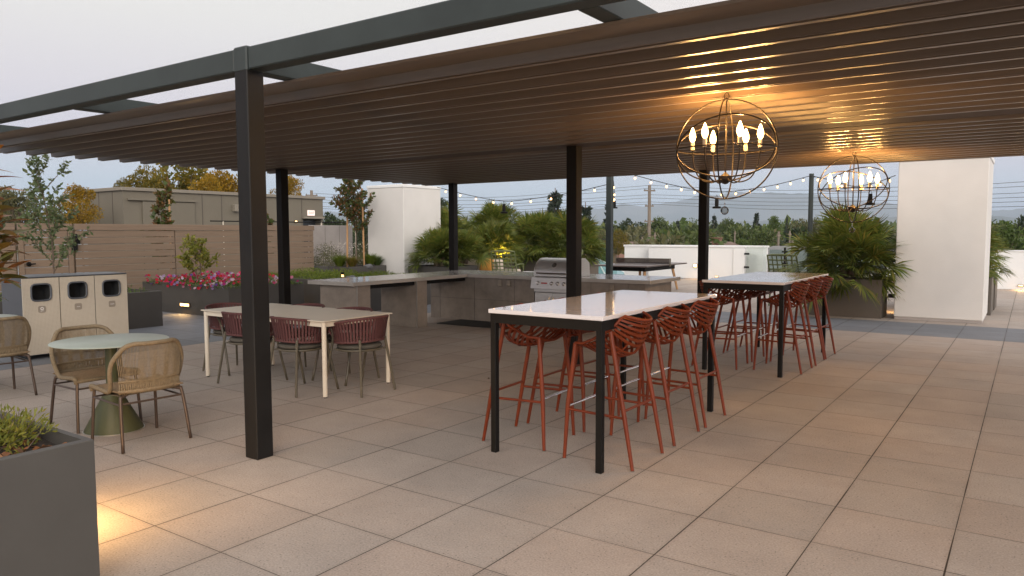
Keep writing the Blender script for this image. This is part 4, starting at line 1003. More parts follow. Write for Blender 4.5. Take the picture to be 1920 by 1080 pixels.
palm((-14.6, 17.6, 1.15), 1.25, 100, 'tall fan palm peeking above between left column and pergola post', 15)
palm((-13.0, 16.35, .80), .90, 90, 'fan palm just right of the far left pergola post', 16, elmin=0)
palm((-13.45, 18.35, .85), 1.15, 120, 'fan palm lit yellow from below behind the sofa', 17)
palm((-15.0, 20.7, 1.35), 1.3, 110, 'fan palm in the back row below the left spotlight', 18)
palm((-13.4, 20.8, .95), 1.40, 120, 'fan palm behind the left lattice chair', 19)
palm((-12.2, 20.8, .90), 1.35, 120, 'fan palm in the back row directly behind the grill', 20)
for x, y, lab in ((-12.88, 18.02, 'uplight glowing beneath the yellow lit palm'),):
    t = thing('garden_uplight', lab, 'light', (x, y, .66)); b = MB(); b.lathe([(.04, 0), (.045, .10), (.05, .12)], 12); b.build('housing', m_black, t)
    b = MB(); b.lathe([(.04, 0), (.04, .004)], 12, (0, 0, .121)); b.build('lens', m_lamp, t)
    l = bpy.data.lights.new('uplight_lamp', 'SPOT'); l.energy = 210; l.color = (1, .60, .16); l.spot_size = R(110); l.spot_blend = .6; l.shadow_soft_size = .04
    lo = bpy.data.objects.new('uplight_lamp', l); col.objects.link(lo); lo.parent = t; lo.location = (0, 0, .15); lo.rotation_euler = (R(180-18), 0, R(50))

def branchy(name, lab, cat, loc, H, spread, lfm, leaf, nleaf, grp=None, trunk_r=.018, base=.25, nb=16, up_=.9, seed=0, nm='tree', mt=m_bark, upright=.6):
    g = np.random.default_rng(seed); t = thing(name, lab, cat, loc, 0, grp); tr = MB(); P = []; D = []
    top = np.array((g.normal()*.05*H, g.normal()*.05*H, H)); tp = [np.array((0, 0, 0)), np.array((g.normal()*.01*H, g.normal()*.01*H, H*.4)), top]
    tr.tube(tp, [trunk_r, trunk_r*.7, trunk_r*.2], 6)
    segs = [(tp[1], top)]
    for i in range(nb):
        f = base+(1-base)*(i+.5)/nb*.85; a = i*2.4+g.random(); b0 = tp[0]+(tp[1]-tp[0])*min(1, f/.4) if f < .4 else tp[1]+(top-tp[1])*(f-.4)/.6
        L_ = spread*(1.15-f*.75)*(.7+.5*g.random()); d = np.array((math.cos(a)*(1-upright*.6), math.sin(a)*(1-upright*.6), upright*(.6+.6*g.random()))); d /= np.linalg.norm(d)
        e = b0+d*L_; m_ = b0+d*L_*.5+np.array((0, 0, -.02*L_)); tr.tube([b0, m_, e], [trunk_r*.4, trunk_r*.28, trunk_r*.12], 4); segs.append((b0+(e-b0)*.15, e))
        for q in range(3):
            f2 = .3+.6*g.random(); s0 = b0+(e-b0)*f2; d2 = d+g.normal(size=3)*.5; d2 /= np.linalg.norm(d2); e2 = s0+d2*L_*.35; tr.tube([s0, e2], trunk_r*.1, 3, caps=False); segs.append((s0, e2))
    ln = np.array([np.linalg.norm(b-a) for a, b in segs]); pr = ln/ln.sum(); ix = g.choice(len(segs), nleaf, p=pr)
    A = np.array([segs[i][0] for i in ix]); B = np.array([segs[i][1] for i in ix]); f = g.random((nleaf, 1)); P = A+(B-A)*f; Dd = (B-A); Dd /= np.linalg.norm(Dd, axis=1, keepdims=True)+1e-9
    b = MB(); b.quads(leafquads(P, Dd*.5, leaf, .5, .6, .05)); tr.build('trunk', mt, t, smooth='auto'); b.build('crown', lfm, t); return t
branchy('young_tree', 'slender young tree in front of the gate, standing behind the bins', 'tree', (-13.55, 5.95, .56), 2.35, .85, lf_young, .075, 1500, seed=3, nb=20, base=.15, upright=.75)
branchy('staked_tree', 'young tree with reddish green crown held by two wooden stakes', 'tree', (-15.4, 14.6, .66), 2.55, 1.05, lf_redgreen, .09, 3400, seed=5, nb=26, base=.36, upright=.72, trunk_r=.022)
for i, (dx, dy, h, lab) in enumerate(((-.22, -.14, 1.75, 'shorter wooden stake left of the reddish staked tree'), (.18, .12, 2.2, 'taller wooden stake right of the reddish staked tree'))):
    b = MB(); b.tube([(0, 0, 0), (.05 if i == 0 else -.04, 0, h)], .025, 8); o_ = tag(b.build('tree_stake', m_wood), lab, 'stake', 'wooden tree stakes'); o_.location = (-15.4+dx, 14.6+dy, .66)
branchy('magnolia_tree', 'narrow magnolia with white blooms in front of the taupe building', 'tree', (-17.2, 9.9, .2), 2.65, .55, lf_redgreen, .14, 700, seed=6, nb=14, upright=.9, base=.2)
b = MB(); b.tube([(0, 0, 0), (.02, 0, 2.25)], .025, 8); o_ = tag(b.build('tree_stake', m_wood), 'wooden stake tied beside the narrow magnolia', 'stake', 'wooden tree stakes'); o_.location = (-17.1, 10.15, .2)
branchy('magnolia_tree', 'second narrow magnolia between the two dark posts', 'tree', (-17.4, 13.1, .2), 2.9, .55, lf_redgreen, .14, 800, seed=8, nb=14, upright=.9, base=.2)
branchy('citrus_shrub', 'yellow green citrus shrub tied to a stake in petunia planter', 'shrub', (-14.15, 8.95, .55), 1.0, .50, lf_lime, .085, 850, seed=9, nb=18, base=.18, upright=.6, trunk_r=.014)
b = MB(); b.tube([(0, 0, 0), (0, .02, .75)], .014, 6); o_ = tag(b.build('plant_stake', m_bark), 'thin dark stake supporting the citrus shrub', 'stake'); o_.location = (-14.1, 9.0, .55)

# shrub with large rust and green leaves reaching in at the left edge
t = thing('large_leaf_shrub', 'shrub with big rust and green leaves at the left edge', 'shrub', (-4.98, 1.25, .64)); g = np.random.default_rng(4); tr = MB(); Q = []
tips = []
for px, py in ((-38, 296), (-20, 335), (-14, 392), (0, 425), (-8, 470), (5, 490), (-30, 520), (-60, 420), (-22, 370), (4, 450), (-15, 500), (-70, 350), (-5, 400)):
    p = at(px, py, 5.05+.25*g.normal()*.5)-Vector((-4.98, 1.25, .64)); tips.append(np.array(p))
for p in tips:
    c = np.array((p[0]*.35-.25, p[1]*.5, p[2]*.45)); tr.tube([np.array((0, 0, 0)), c, p], [.014, .010, .005], 5)
def bigleaf(base, d, L_, W_, nn, curl=.15):
    d = d/np.linalg.norm(d); s = np.cross(d, nn); s /= np.linalg.norm(s)+1e-9; n2 = np.cross(s, d); V = []; 
    for i in range(6):
        f = i/5; w_ = W_*math.sin(math.pi*min(1, f*.95+.03))**.8*(1-.3*f)*.5; c = base+d*L_*f-n2*curl*L_*f*f
        V += [c-s*w_+n2*.12*w_, c+0*s, c+s*w_+n2*.12*w_]
    F = []
    for i in range(5):
        for k in (0, 1): F.append((i*3+k, i*3+k+1, i*3+4+k, i*3+3+k))
    return V, F
b = MB()
for p in tips:
    for k in range(7):
        a = k*2.4+g.random(); d = np.array((math.cos(a), math.sin(a), -.1+.9*g.random()-.25*(k > 4))); V, F = bigleaf(p-np.array((0, 0, .02*k)), d, 1*(.125+.05*g.random()), .060, np.array((g.normal()*.3, g.normal()*.3, 1)), .2); b.add(V, F)
b.build('crown', lf_red, t, smooth=True); tr.build('trunk', m_bark, t)
# near planter: yellow green clump and mulch
t = thing('heath_shrub', 'small feathery yellow green shrub in the near planter', 'shrub', (-3.86, 1.40, .63)); b = MB(); g = rng
P = np.zeros((340, 3)); P[:, :2] = rng.normal(size=(340, 2))*.07; dirs = rvec(340); dirs[:, 2] = abs(dirs[:, 2])+.5; dirs /= np.linalg.norm(dirs, axis=1, keepdims=True)
L1 = rng.random((340, 1))*.15+.03; b.quads(leafquads(np.repeat(P+dirs*L1, 5, 0)+rng.normal(size=(1700, 3))*.012, np.repeat(dirs, 5, 0), .032, .3, .5, -.1)); b.build('crown', lf_lime, t)
st = MB()
for i in range(60): st.tube([P[i], P[i]+dirs[i]*.17], .0015, 3, caps=False)
st.build('stems', m_bark, t)
b = MB(); nn_ = 1500; P = np.stack([rng.uniform(-6.1, -3.5, nn_), rng.uniform(.2, 1.58, nn_), .645+rng.random(nn_)*.018], 1); D = rvec(nn_); D[:, 2] *= .25
b.quads(leafquads(P, D, .042, .5, .1, 0)); tag(b.build('leaf_mulch', lf_mulch), 'dry brown leaf mulch in the near grey planter', 'mulch', kind='stuff')

def bedleaves(name, lab, x0, x1, y0, y1, z, h, n, leaf, m, flowers=None, fm=None, fs=.05, asp=.35, cat='plants'):
    b = MB(); P = np.stack([rng.uniform(x0, x1, n), rng.uniform(y0, y1, n), z+h*rng.random(n)**.7*(.6+.4*np.sin(rng.random(n)*3))], 1)
    P[:, 2] = z+h*rng.random(n)*(.55+.45*np.sin(P[:, 0]*5+1)*np.cos(P[:, 1]*4)); D = rvec(n); D[:, 2] = abs(D[:, 2]); b.quads(leafquads(P, D, leaf, asp, .3, -.1))
    o_ = tag(b.build(name, m), lab, cat, kind='stuff')
    return o_
def flowers(name, lab, x0, x1, y0, y1, z, h, n, s, m, cat='flowers'):
    Q = []; C = np.stack([rng.uniform(x0, x1, n), rng.uniform(y0, y1, n), z+h*rng.random(n)], 1); b = MB()
    for c in C:
        nv = np.array((.5+rng.normal()*.3, -.6+rng.normal()*.3, .6)); nv /= np.linalg.norm(nv); a = np.cross(nv, (0, 0, 1)); a /= np.linalg.norm(a); bb = np.cross(nv, a); r_ = s*(.7+.5*rng.random())
        V = [c-nv*r_*.4]+[c+(a*math.cos(q)+bb*math.sin(q))*r_*(1 if k % 2 else .82) for k, q in enumerate(np.linspace(0, 2*math.pi, 10, endpoint=False))]
        b.add(V, [(0, k+1, (k+1) % 10+1) for k in range(10)])
    return tag(b.build(name, m), lab, cat, kind='stuff')
bedleaves('petunia_foliage', 'green petunia foliage filling the long flower planter', -15.5, -12.48, 8.53, 10.35, .56, .17, 5200, .055, lf_green)
flowers('petunia_flowers', 'red, pink, white and purple petunia blossoms spilling over planter rim', -15.5, -12.46, 8.50, 10.35, .62, .14, 330, .034, lf_pet)
flowers('petunia_flowers', 'petunia blossoms hanging over the near edge of planter rim', -15.4, -12.5, 8.50, 8.62, .53, .17, 60, .032, lf_pet)
bedleaves('herb_foliage', 'low bright green herbs filling the planter behind the counter end', -15.3, -11.3, 11.0, 13.1, .57, .20, 7500, .06, lf_grass, asp=.22)
bedleaves('bin_planter_foliage', 'sparse green herbs in the planter behind the bins', -14.1, -12.65, 4.5, 7.1, .57, .14, 1500, .05, lf_green)
bedleaves('shrub_bed', 'mounded shrubs with tiny pale blossoms by the concrete wall', -17.3, -15.85, 14.0, 16.3, .66, .72, 9000, .045, lf_olive, asp=.3)
flowers('pale_blossoms', 'tiny pale blossoms dotted over the shrubs by the concrete wall', -17.2, -15.8, 13.98, 16.3, .75, .60, 420, .014, lf_white)
def grass(loc, r, h, n, m, lab, nm='ornamental_grass'):
    t = thing(nm, lab, 'grass', loc, 0, 'ornamental grass clumps beside the left column'); a = rng.random(n)*2*math.pi; tl = rng.random(n)*.8; Q = []
    for i in range(n):
        b0 = np.array((math.cos(a[i])*.04, math.sin(a[i])*.04, 0)); d = np.array((math.cos(a[i])*tl[i], math.sin(a[i])*tl[i], 1)); d /= np.linalg.norm(d); L_ = h*(.7+.4*rng.random())
        m_ = b0+d*L_*.6; e = m_+(d+np.array((math.cos(a[i])*.5, math.sin(a[i])*.5, -.3)))*L_*.35; s = np.array((-math.sin(a[i]), math.cos(a[i]), 0))*.006; Q.append([b0-s, b0+s, m_+s, m_-s]); Q.append([m_-s, m_+s, e+s*.2, e-s*.2])
    b = MB(); b.quads(Q); b.build('blades', m, t)
grass((-15.52, 14.1, .68), .3, .42, 420, lf_grass, 'bright green grass clump left of the staked tree trunk')
grass((-15.20, 14.25, .68), .3, .38, 360, lf_brgrass, 'bronze tipped grass clump right of the staked tree trunk')
grass((-15.22, 14.95, .68), .3, .45, 420, lf_grass, 'green grass clump close to the left white column')
grass((-15.25, 15.25, .68), .3, .36, 300, lf_green, 'smallest grass clump against the left white column')
def rock(loc, s, lab):
    b = MB(); V = []; n = 14
    pr = [(math.sin(q), math.cos(q)) for q in np.linspace(.05, math.pi-.05, 8)]; b.lathe([(p[0], p[1]) for p in pr[::-1]], n)
    a = b.v[0]; a *= (1+.12*np.sin(a[:, :1]*5+a[:, 1:2]*3)); a *= np.array(s); tag(b.build('boulder', m_rock, None, smooth=True), lab, 'rock', 'smooth grey boulders in planters').location = loc
rock((-15.08, 14.75, .70), (.10, .17, .075), 'smooth grey boulder near the left white column')
rock((-12.1, 11.3, .62), (.20, .13, .09), 'smooth grey boulder among the herbs behind the counter end')
t = thing('bollard_light', 'small black bollard light glowing among the herbs', 'light', (-12.25, 11.2, .58)); b = MB(); b.lathe([(.03, 0), (.03, .10)], 12); b.build('shaft', m_black, t); b = MB(); b.lathe([(.026, 0), (.026, .05)], 12, (0, 0, .101)); b.build('lens', m_sbulb, t); b = MB(); b.lathe([(.036, 0), (.036, .05)], 12, (0, 0, .152)); b.build('cap', m_black, t)

# ------------------------------------------------------------------ step lights in place
step_light(-13.5, 10.93, .19, 0, -1, 'glowing step light on the taupe planter behind dark post', 6, .30, .05)
step_light(-14.0, 8.60, .19, 0, -1, 'step light under the petunia planter, hidden by bins', 4, .30, .05)
step_light(-4.35, 1.635, .30, 0, 1, 'step light on far side of the near grey planter', 24, .30, .06)
step_light(-9.70, 25.31, .46, 0, -1, 'square step light on the white parapet block', 5, .12, .10)
step_light(-8.9, 25.26, .10, 0, -1, 'low warm light at the foot of white parapet block', 4, .10, .02)
step_light(-.2, 25.18, .12, 0, -1, 'low warm light at foot of the right parapet wall', 4, .10, .02)
step_light(-2.2, 16.5, .35, 0, 1, 'step light hidden behind the taupe palm planter', 8, .2, .05)

# ------------------------------------------------------------------ trees beyond the terrace
def crown_tree(kind, seed, H, Rr, n, lfm, leaf):
    g = np.random.default_rng(seed); t = thing('tree', 'x', 'tree', (0, 0, 0)); tr = MB()
    if kind == 'conifer':
        tr.tube([(0, 0, -22), (0, 0, 0), (0, 0, H)], [.03*H, .02*H, .004*H], 6)
        lv_ = 22; Q = []
        for i in range(lv_):
            z = H*(.12+.86*i/lv_); r_ = Rr*(1-i/lv_)**.85*(.75+.4*g.random())+.05*Rr; k = max(5, int(12*(1-i/lv_)+4))
            for q in range(k):
                a = g.random()*6.28; m_ = int(n/lv_/k)+1; f = g.random((m_, 1))**.7
                dirv = np.array((math.cos(a), math.sin(a), -.18)); P = np.array((0, 0, z))+dirv*r_*f+g.normal(size=(m_, 3))*.035*Rr*np.array((1, 1, .6)); Q.append(leafquads(P, np.tile(dirv, (m_, 1)), leaf, .45, .5, .1))
        Q = np.concatenate(Q)
    else:
        tr.tube([(0, 0, -22), (0, 0, 0), (g.normal()*.2, g.normal()*.2, H*.45)], [.04*H*.6, .035*H*.6, .02*H*.6], 7); C = []; cl = 26 if kind == 'broad' else 14
        for i in range(cl):
            a = g.random()*6.28; zz = g.random(); rr = Rr*math.sqrt(g.random())*(.85*math.sin(math.pi*(.15+.8*zz))**.6); c = np.array((math.cos(a)*rr, math.sin(a)*rr, H*(.30+.62*zz))); C.append((c, Rr*(.20+.20*g.random())))
            tr.tube([(0, 0, H*.25), tuple(c*.6+np.array((0, 0, H*.12))), tuple(c)], [.012*H, .007*H, .002*H], 4)
        Q = []
        for c, s in C:
            m_ = int(n/cl); d = g.normal(size=(m_, 3)); d /= np.linalg.norm(d, axis=1, keepdims=True); P = c+d*s*(.55+.5*g.random((m_, 1)))*np.array((1, 1, .75)); Q.append(leafquads(P, d, leaf, .6, .5, .15))
        Q = np.concatenate(Q)
    b = MB(); b.quads(Q); b.build('crown', lfm, t); tr.build('trunk', m_bark, t); return t
protos = {
 'dark': crown_tree('broad', 21, 11, 5.0, 3600, lf_dark, .55), 'mid': crown_tree('broad', 22, 10, 4.6, 3600, lf_mid, .5),
 'mid2': crown_tree('broad', 23, 9, 4.8, 3600, lf_mid, .5), 'olive': crown_tree('broad', 24, 9.5, 5.0, 3400, lf_olive, .5),
 'con': crown_tree('conifer', 25, 14, 3.4, 3600, lf_conifer, .6), 'con2': crown_tree('conifer', 26, 14, 2.6, 3000, lf_conifer, .5),
 'auto': crown_tree('broad', 27, 9, 4.5, 8000, lf_olivelit, .30), 'gold': crown_tree('broad', 28, 9, 4.2, 8000, lf_goldlit, .30), 'mid3': crown_tree('broad', 29, 9, 4.4, 3600, lf_green, .5)}
PH = {'dark': 11, 'mid': 10, 'mid2': 9, 'olive': 9.5, 'con': 14, 'con2': 14, 'auto': 9, 'gold': 9, 'mid3': 9}
PR = {'dark': 5., 'mid': 4.6, 'mid2': 4.8, 'olive': 5., 'con': 3.4, 'con2': 2.6, 'auto': 4.5, 'gold': 4.2, 'mid3': 4.4}
used = set()
def tree(kind, px, ytop, wpx, dist, lab, grp=None, zb=-9.0, name='tree'):
    p = at(px, ytop, dist); H = (p.z-zb)*1.03; wd = wpx*dist/F_PX/2; sx = wd/PR[kind]; sz = sx*min(1.35, max(.75, H/PH[kind]/sx)); k = protos[kind]; zb = p.z*1.0-PH[kind]*sz*.98
    rz = random.random()*6.28
    o_ = dup(k, (p.x, p.y, zb), rz, lab, (sx, sx, sz), grp); o_.name = name
    for c in o_.children: pass
    return o_
T = [('con', 1041, 357, 84, 95, 'tall dark conifer left of the middle pergola post'), ('con', 1098, 383, 86, 100, 'dark conifer just right of the middle pergola post'), ('con2', 1140, 380, 34, 110, 'narrow conifer seen left of the square pole'),
 ('dark', 1182, 411, 58, 120, 'round dense dark tree above the white parapet block'), ('mid', 1234, 410, 46, 130, 'rounded green tree right of the main utility pole'), ('olive', 1110, 425, 62, 70, 'grey brown tree above the tile roofed house'),
 ('auto', 1160, 432, 46, 55, 'yellow green tree by the square pole, in front of dark tree'), ('con2', 1271, 412, 22, 180, 'small pointed tree above the middle of white wall'), ('mid2', 1300, 415, 50, 150, 'green tree left of the far pergola post'),
 ('con2', 1339, 402, 26, 130, 'thin conifer just right of far pergola post'), ('mid', 1366, 412, 40, 120, 'green tree below the hanging crystal of the near chandelier'), ('con', 1419, 398, 26, 120, 'broad pyramid shaped conifer standing alone on skyline'),
 ('mid3', 1452, 408, 30, 120, 'light green tree right of the pyramid conifer'), ('con2', 1476, 405, 9, 160, 'smallest spiky conifer left of the round pole'), ('con2', 1487, 409, 7, 165, 'tiny spiky conifer nearest the round pole'), ('olive', 1515, 408, 60, 110, 'rounded grey green tree behind the round pole'),
 ('mid3', 1395, 452, 40, 75, 'bright green bush tree above the white wall near the far post'), ('olive', 1330, 432, 56, 90, 'loose olive tree behind the far pergola post'), ('mid', 1430, 430, 60, 80, 'green tree standing in front of the pyramid conifer'), ('mid3', 1125, 458, 50, 45, 'lush green bush tree behind the railing post'),
 ('mid2', 1220, 452, 40, 75, 'small green tree peeking over the white block left side'), ('dark', 1900, 408, 90, 100, 'dark green tree at the far right edge over the parapet'), ('mid3', 1885, 425, 80, 60, 'bright green tree at right edge below the hills'), ('con2', 1880, 411, 14, 170, 'tiny dark conifer on the skyline at right edge'),
 ('dark', 690, 418, 60, 70, 'dark tree beside left edge of the left white column'), ('con2', 715, 392, 24, 90, 'slim conifer half hidden by the left white column'), ('dark', 625, 400, 70, 60, 'dark tree behind the reddish staked tree'), ('con', 678, 390, 24, 80, 'ragged conifer between staked tree and left column'),
 ('dark', 830, 372, 26, 60, 'dark tree top just right of the left white column'), ('dark', 905, 402, 46, 70, 'dark flat tree tops behind the left palms'),
 ('auto', 330, 300, 210, 34, 'biggest olive tree in painted golden lamplight rising behind the taupe building'), ('gold', 425, 322, 110, 33, 'tree in painted golden lamplight behind the taupe building near the main post'), ('auto', 275, 318, 100, 32, 'olive tree in painted golden lamplight at the left end of taupe building'), ('gold', 395, 334, 80, 31, 'low tree top in painted golden lamplight over the building roof'), ('gold', 540, 330, 60, 32, 'tree in painted golden lamplight seen between the two dark posts'), ('auto', 232, 335, 34, 33, 'small olive tree top at the building corner'),
 ('gold', 150, 348, 60, 24, 'orange gold tree behind the gate'), ('auto', 110, 375, 60, 26, 'olive gold tree behind the young slender tree'), ('olive', 30, 350, 70, 28, 'pale tree at far left above the fence'), ('olive', -10, 370, 90, 30, 'pale grey green tree cut by the left frame edge')]
for k, px, yt, wp, ds, lab in T: tree(k, px, yt, wp, ds, lab, 'trees beyond the terrace')
g = np.random.default_rng(33)
for i in range(64):
    px = 560+i*22.5+g.normal()*8; ds = g.uniform(60, 200); kd = ['dark', 'mid', 'mid2', 'olive', 'mid3'][int(g.integers(5))]
    if 700 < px < 860: continue
    yt = 434-g.random()*14+(10 if ds < 100 else 0); tree(kd, px, yt, 9.5*(.8+.5*g.random())*F_PX/ds, ds, {'dark': 'dark green', 'mid': 'mid green', 'mid2': 'broad mid green', 'olive': 'grey olive', 'mid3': 'fresh green'}[kd]+' neighbourhood tree among the rooftops beyond the terrace', {'dark': 'dark', 'mid': 'mid green', 'mid2': 'broad', 'olive': 'olive', 'mid3': 'fresh green'}[kd]+' trees on the plain')
for k in protos.values():
    for c in list(k.children): bpy.data.objects.remove(c)
    bpy.data.objects.remove(k)
# the wood beyond, one mass
n = 46000; a0 = np.array([math.atan2(ray(p, 430).x, ray(p, 430).y) for p in (300, 2300)]); A = rng.uniform(a0[0], a0[1], n); Dd = 190*np.exp(rng.random(n)*math.log(3800/190)); cl = np.floor(A*120+np.floor(np.log(Dd)*9)*7.1)
hr = np.random.default_rng(5).random(100000); hh = 5+9*hr[(np.abs(cl).astype(int)*7919) % 100000]; P = np.stack([Dd*np.sin(A), Dd*np.cos(A), -9+hh*rng.random(n)**.6], 1)
b = MB(); Qd = leafquads(P, rvec(n), 1.0, .8, .2, 0); c_ = P[:, None, :]; Qd = c_+(Qd-c_)*(Dd[:, None, None]*.0065+.8); b.quads(Qd); tag(b.build('distant_wood', lf_mid), 'distant wooded plain running to the foot of the hills', 'woodland', kind='stuff')

# ------------------------------------------------------------------ utility poles and wires
def upole(p, ztop, lab, r=.15, arms=((.5, 1.2), (1.9, .9), (3.3, 1.0)), az_=0, extra=False, zb=-9):
    t = thing('utility_pole', lab, 'utility pole', (p.x, p.y, zb), az_, 'wooden utility poles in the neighbourhood'); H = ztop-zb
    b = MB(); b.tube([(0, 0, 0), (0, 0, H)], [r*1.25, r*.85], 10); b.build('pole', m_pole, t, smooth='auto')
    for d, w_ in arms:
        b = MB(); b.box(-w_/2, w_/2, -.06, .06, H-d-.06, H-d+.06); c = b.build('crossarm', m_pole, t)
        for s in (-1, 1): b = MB(); b.lathe([(.03, 0), (.04, .04), (.025, .10)], 8, (s*(w_/2-.08), 0, H-d+.06)); b.build('insulator', m_pl, c)
    if extra:
        b = MB()
        for s in (-1, 1): b.lathe([(.22, 0), (.24, .1), (.22, .55), (.1, .62)], 12, (s*1.3, 0, H-8.6))
        b.build('transformer', m_steel, t); b = MB(); b.box(-1.6, 1.6, -.06, .06, H-8.1, H-7.95); b.tube([(-1.2, 0, H-8), (0, 0, H-9.2), (1.2, 0, H-8)], .04, 4); b.build('lower_arm', m_pole, t)
    return t
pA = at(1218, 347, 70); upole(pA, pA.z, 'tallest wooden utility pole rising behind the white parapet block', .17, az_=R(60), extra=True)
pB = at(584, 357, 80); upole(pB, pB.z, 'utility pole above the right end of the taupe building', .17, az_=R(60))
pC = at(2180, 322, 55); upole(pC, pC.z, 'utility pole out beyond the right frame edge', .17, az_=R(60))
for px, yt, ds, lab, ex in ((1083, 436, 60, 'short pole left of the tile roofed house', 0), (1174, 436, 75, 'short pole above the brown roof', 0), (1378, 433, 80, 'thin pale pole just left of the far post', 0), (1253, 434, 75, 'bare pole above the middle of the white wall', 0), (1280, 434, 80, 'bare pole above white wall, right of the tall pole', 0),
                            (1204, 444, 66, 'short pole close left of the tallest pole', 0), (1228, 436, 62, 'short pole close right of the tallest pole', 0), (1460, 434, 50, 'orange brown pole left of the right palm', 0), (1481, 433, 60, 'pole with a lamp left of the right palm', 0), (1486, 449, 45, 'stub pole with crossarm beside the right palm', 1)):
    p = at(px, yt, ds); upole(p, p.z, lab, .075, ((.3, .9),) if ex else ((.25, .22),), az_=R(50))
def wire(P, r, lab):
    o = Vector(P[0]); b = MB(); b.tube([Vector(p)-o for p in P], r, 4, caps=False); tag(b.build('power_line', m_wire), lab, 'cable', 'overhead power lines strung across the sky').location = o
nms = ['topmost', 'second', 'third', 'fourth', 'fifth', 'lowest']
yl = [(368, 370, 368.5, 347.5, 357, 344, 320), (373.7, 376, 374.5, 353, 364, 352, 332), (379.4, 383.5, 382, 365, 371.5, 363.5, 348), (384.3, 389, 387, 371, 379, 371.5, 358), (391.8, 396, 394, 378.5, 386, 379.5, 368), (395.6, 400, 398, 382.5, 393, 388, 380)]
for k, y in enumerate(yl):
    xs_ = [(584, y[0]-6, 80), (692, y[0], 77), (850, y[1], 74), (960, y[2], 72), (1100, (y[2]+y[3])/2-1, 71), (1218, y[3], 70)]
    P = bez([at(*q) for q in xs_], 5); P2 = bez([at(*q) for q in ((1218, y[3], 70), (1350, (y[3]*.45+y[4]*.55)+.5, 68), (1480, y[4], 66), (1677, (y[4]*.5+y[5]*.5)+.5, 63), (1870, y[5], 60), (2180, y[6], 55))], 5)
    wire(P+P2[1:], .014, '%s overhead power line of the six crossing behind the terrace' % nms[k])
for (a, c, lab) in (((1083, 441, 60), (1204, 446, 66), 'thin service wire from short pole towards the tallest pole'), ((960, 447, 62), (1228, 440, 62), 'thin service wire crossing above the house roofs')):
    p, q = at(*a), at(*c); m_ = (p+q)/2-Vector((0, 0, .3)); wire(bez([p, m_, q], 6), .02, lab)

# ------------------------------------------------------------------ houses below
def house(px, py, dist, w_, d_, ridge, rm, lab, rz=0, wall=m_house, zb=-9, hip=True):
    p = at(px, py, dist); t = thing('house', lab, 'house', (p.x, p.y, zb), rz, 'low houses beyond the terrace'); H = p.z-zb-ridge
    b = MB(); b.box(-w_/2, w_/2, -d_/2, d_/2, 0, H); b.build('wall', wall, t)
    e = .5; x, y = w_/2+e, d_/2+e; rx = max(.2, w_/2-d_/2) if hip else x
    b = MB(); b.add([(-x, -y, H), (x, -y, H), (x, y, H), (-x, y, H), (-rx, 0, H+ridge), (rx, 0, H+ridge), (-x, -y, H-.15), (x, -y, H-.15), (x, y, H-.15), (-x, y, H-.15)], [(0, 1, 5, 4), (2, 3, 4, 5), (1, 2, 5), (3, 0, 4), (0, 6, 7, 1), (1, 7, 8, 2), (2, 8, 9, 3), (3, 9, 6, 0), (9, 8, 7, 6)]); b.build('roof', rm, t)
    for sx in (-.28, .0, .28):
        for sy in (-1,):
            b = MB(); b.box(sx*w_-.5, sx*w_+.5, sy*d_/2-.03, sy*d_/2+.02, H-1.9, H-.7); f = b.build('window', m_dkwin, t)
            b = MB(); b.box(sx*w_-.58, sx*w_+.58, sy*d_/2-.05, sy*d_/2-.031, H-.7, H-.62); b.build('sill', m_cream, f)
    return t
house(1090, 463, 62, 5, 5, 1.2, m_tile, 'pale two storey house with red tile roof behind the grill', R(35))
house(1115, 470, 58, 8, 5, 1.3, m_tile, 'low red tile roofed house wing right of the pale house', R(35))
house(1098, 478, 52, 5, 4, 1.0, m_tile, 'front gable of the pale tile roofed house', R(30))
house(1180, 453, 70, 9, 7, 1.6, m_roof, 'brown hip roofed house above the white wall left part', R(30))
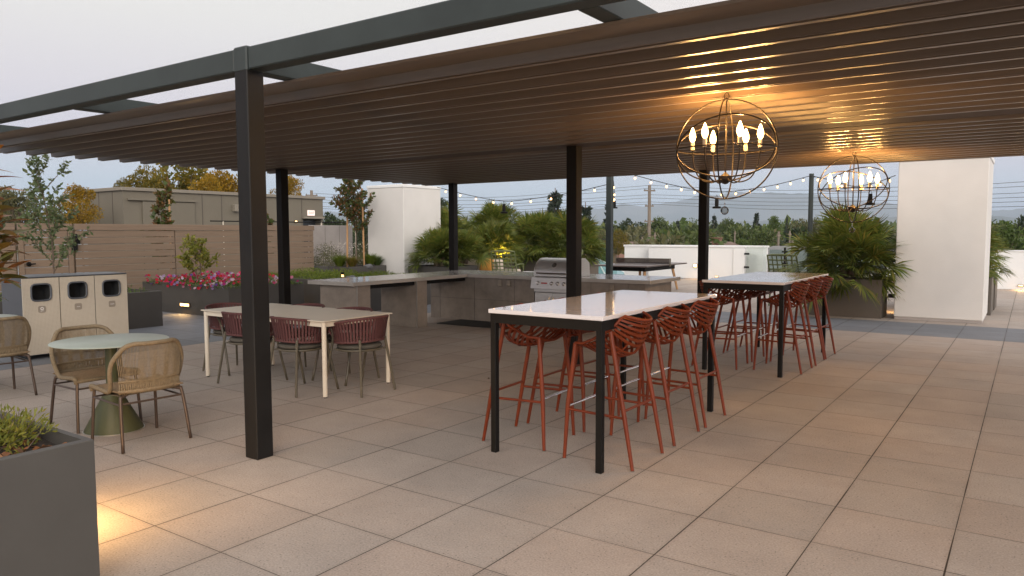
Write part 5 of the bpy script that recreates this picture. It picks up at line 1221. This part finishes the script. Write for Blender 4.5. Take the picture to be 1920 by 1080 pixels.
house(1330, 453, 75, 12, 8, 1.8, m_roof, 'brown hip roofed house left of the far pergola post', R(25))
house(1366, 457, 70, 7, 6, 1.0, m_roof, 'low roofed house with brick chimney beside the far post', R(20))
house(1500, 461, 48, 9, 6, 1.2, mat('grey_roof', (.17, .17, .165), .8, var=.2, scale=2), 'grey roofed building glimpsed left of the right palm', R(20))
t = thing('chimney', 'red brick chimney poking above the white wall', 'chimney', tuple(at(1344, 455, 66)-Vector((0, 0, 0)))); b = MB(); b.bbox(-.35, .35, -.3, .3, -10, .35, .02); b.bbox(-.4, .4, -.35, .35, .35, .45, .01); b.build('stack', m_tile, t)
t = thing('glass_pavilion', 'pale teal glass roofed pavilion below the ping pong table', 'pavilion', (*at(1118, 485, 40).to_2d(), -9)); zt = at(1118, 485, 40).z+9
b = MB(); b.add([(-1.6, -1.6, zt-1.1), (1.6, -1.6, zt-1.1), (1.6, 1.6, zt-1.1), (-1.6, 1.6, zt-1.1), (0, 0, zt)], [(0, 1, 4), (1, 2, 4), (2, 3, 4), (3, 0, 4)]); b.build('roof', m_teal, t)
b = MB()
for x, y in ((-1.6, -1.6), (1.6, -1.6), (1.6, 1.6), (-1.6, 1.6)): b.tube([(x, y, zt-1.08), (0, 0, zt+.02)], .04, 4); b.box(x-.05, x+.05, y-.05, y+.05, 0, zt-1.1)
b.box(-6, 6, 1.7, 6, 0, zt-1.2)
b.build('frame', m_whitewall, t)

# ------------------------------------------------------------------ haze
hz = MB(); hz.box(-26000, 14000, -4000, 22000, -10.5, 470)
hm = bpy.data.materials.new('haze_air'); hm.use_nodes = True; hn = hm.node_tree; hn.nodes.clear(); ho = hn.nodes.new('ShaderNodeOutputMaterial'); pv = hn.nodes.new('ShaderNodeVolumePrincipled')
pv.inputs['Color'].default_value = (.68, .82, 1, 1); pv.inputs['Density'].default_value = 1.45e-4; hn.links.new(pv.outputs[0], ho.inputs['Volume'])
tag(hz.build('haze', hm), 'blue evening haze between the terrace and the hills', 'haze', kind='stuff')
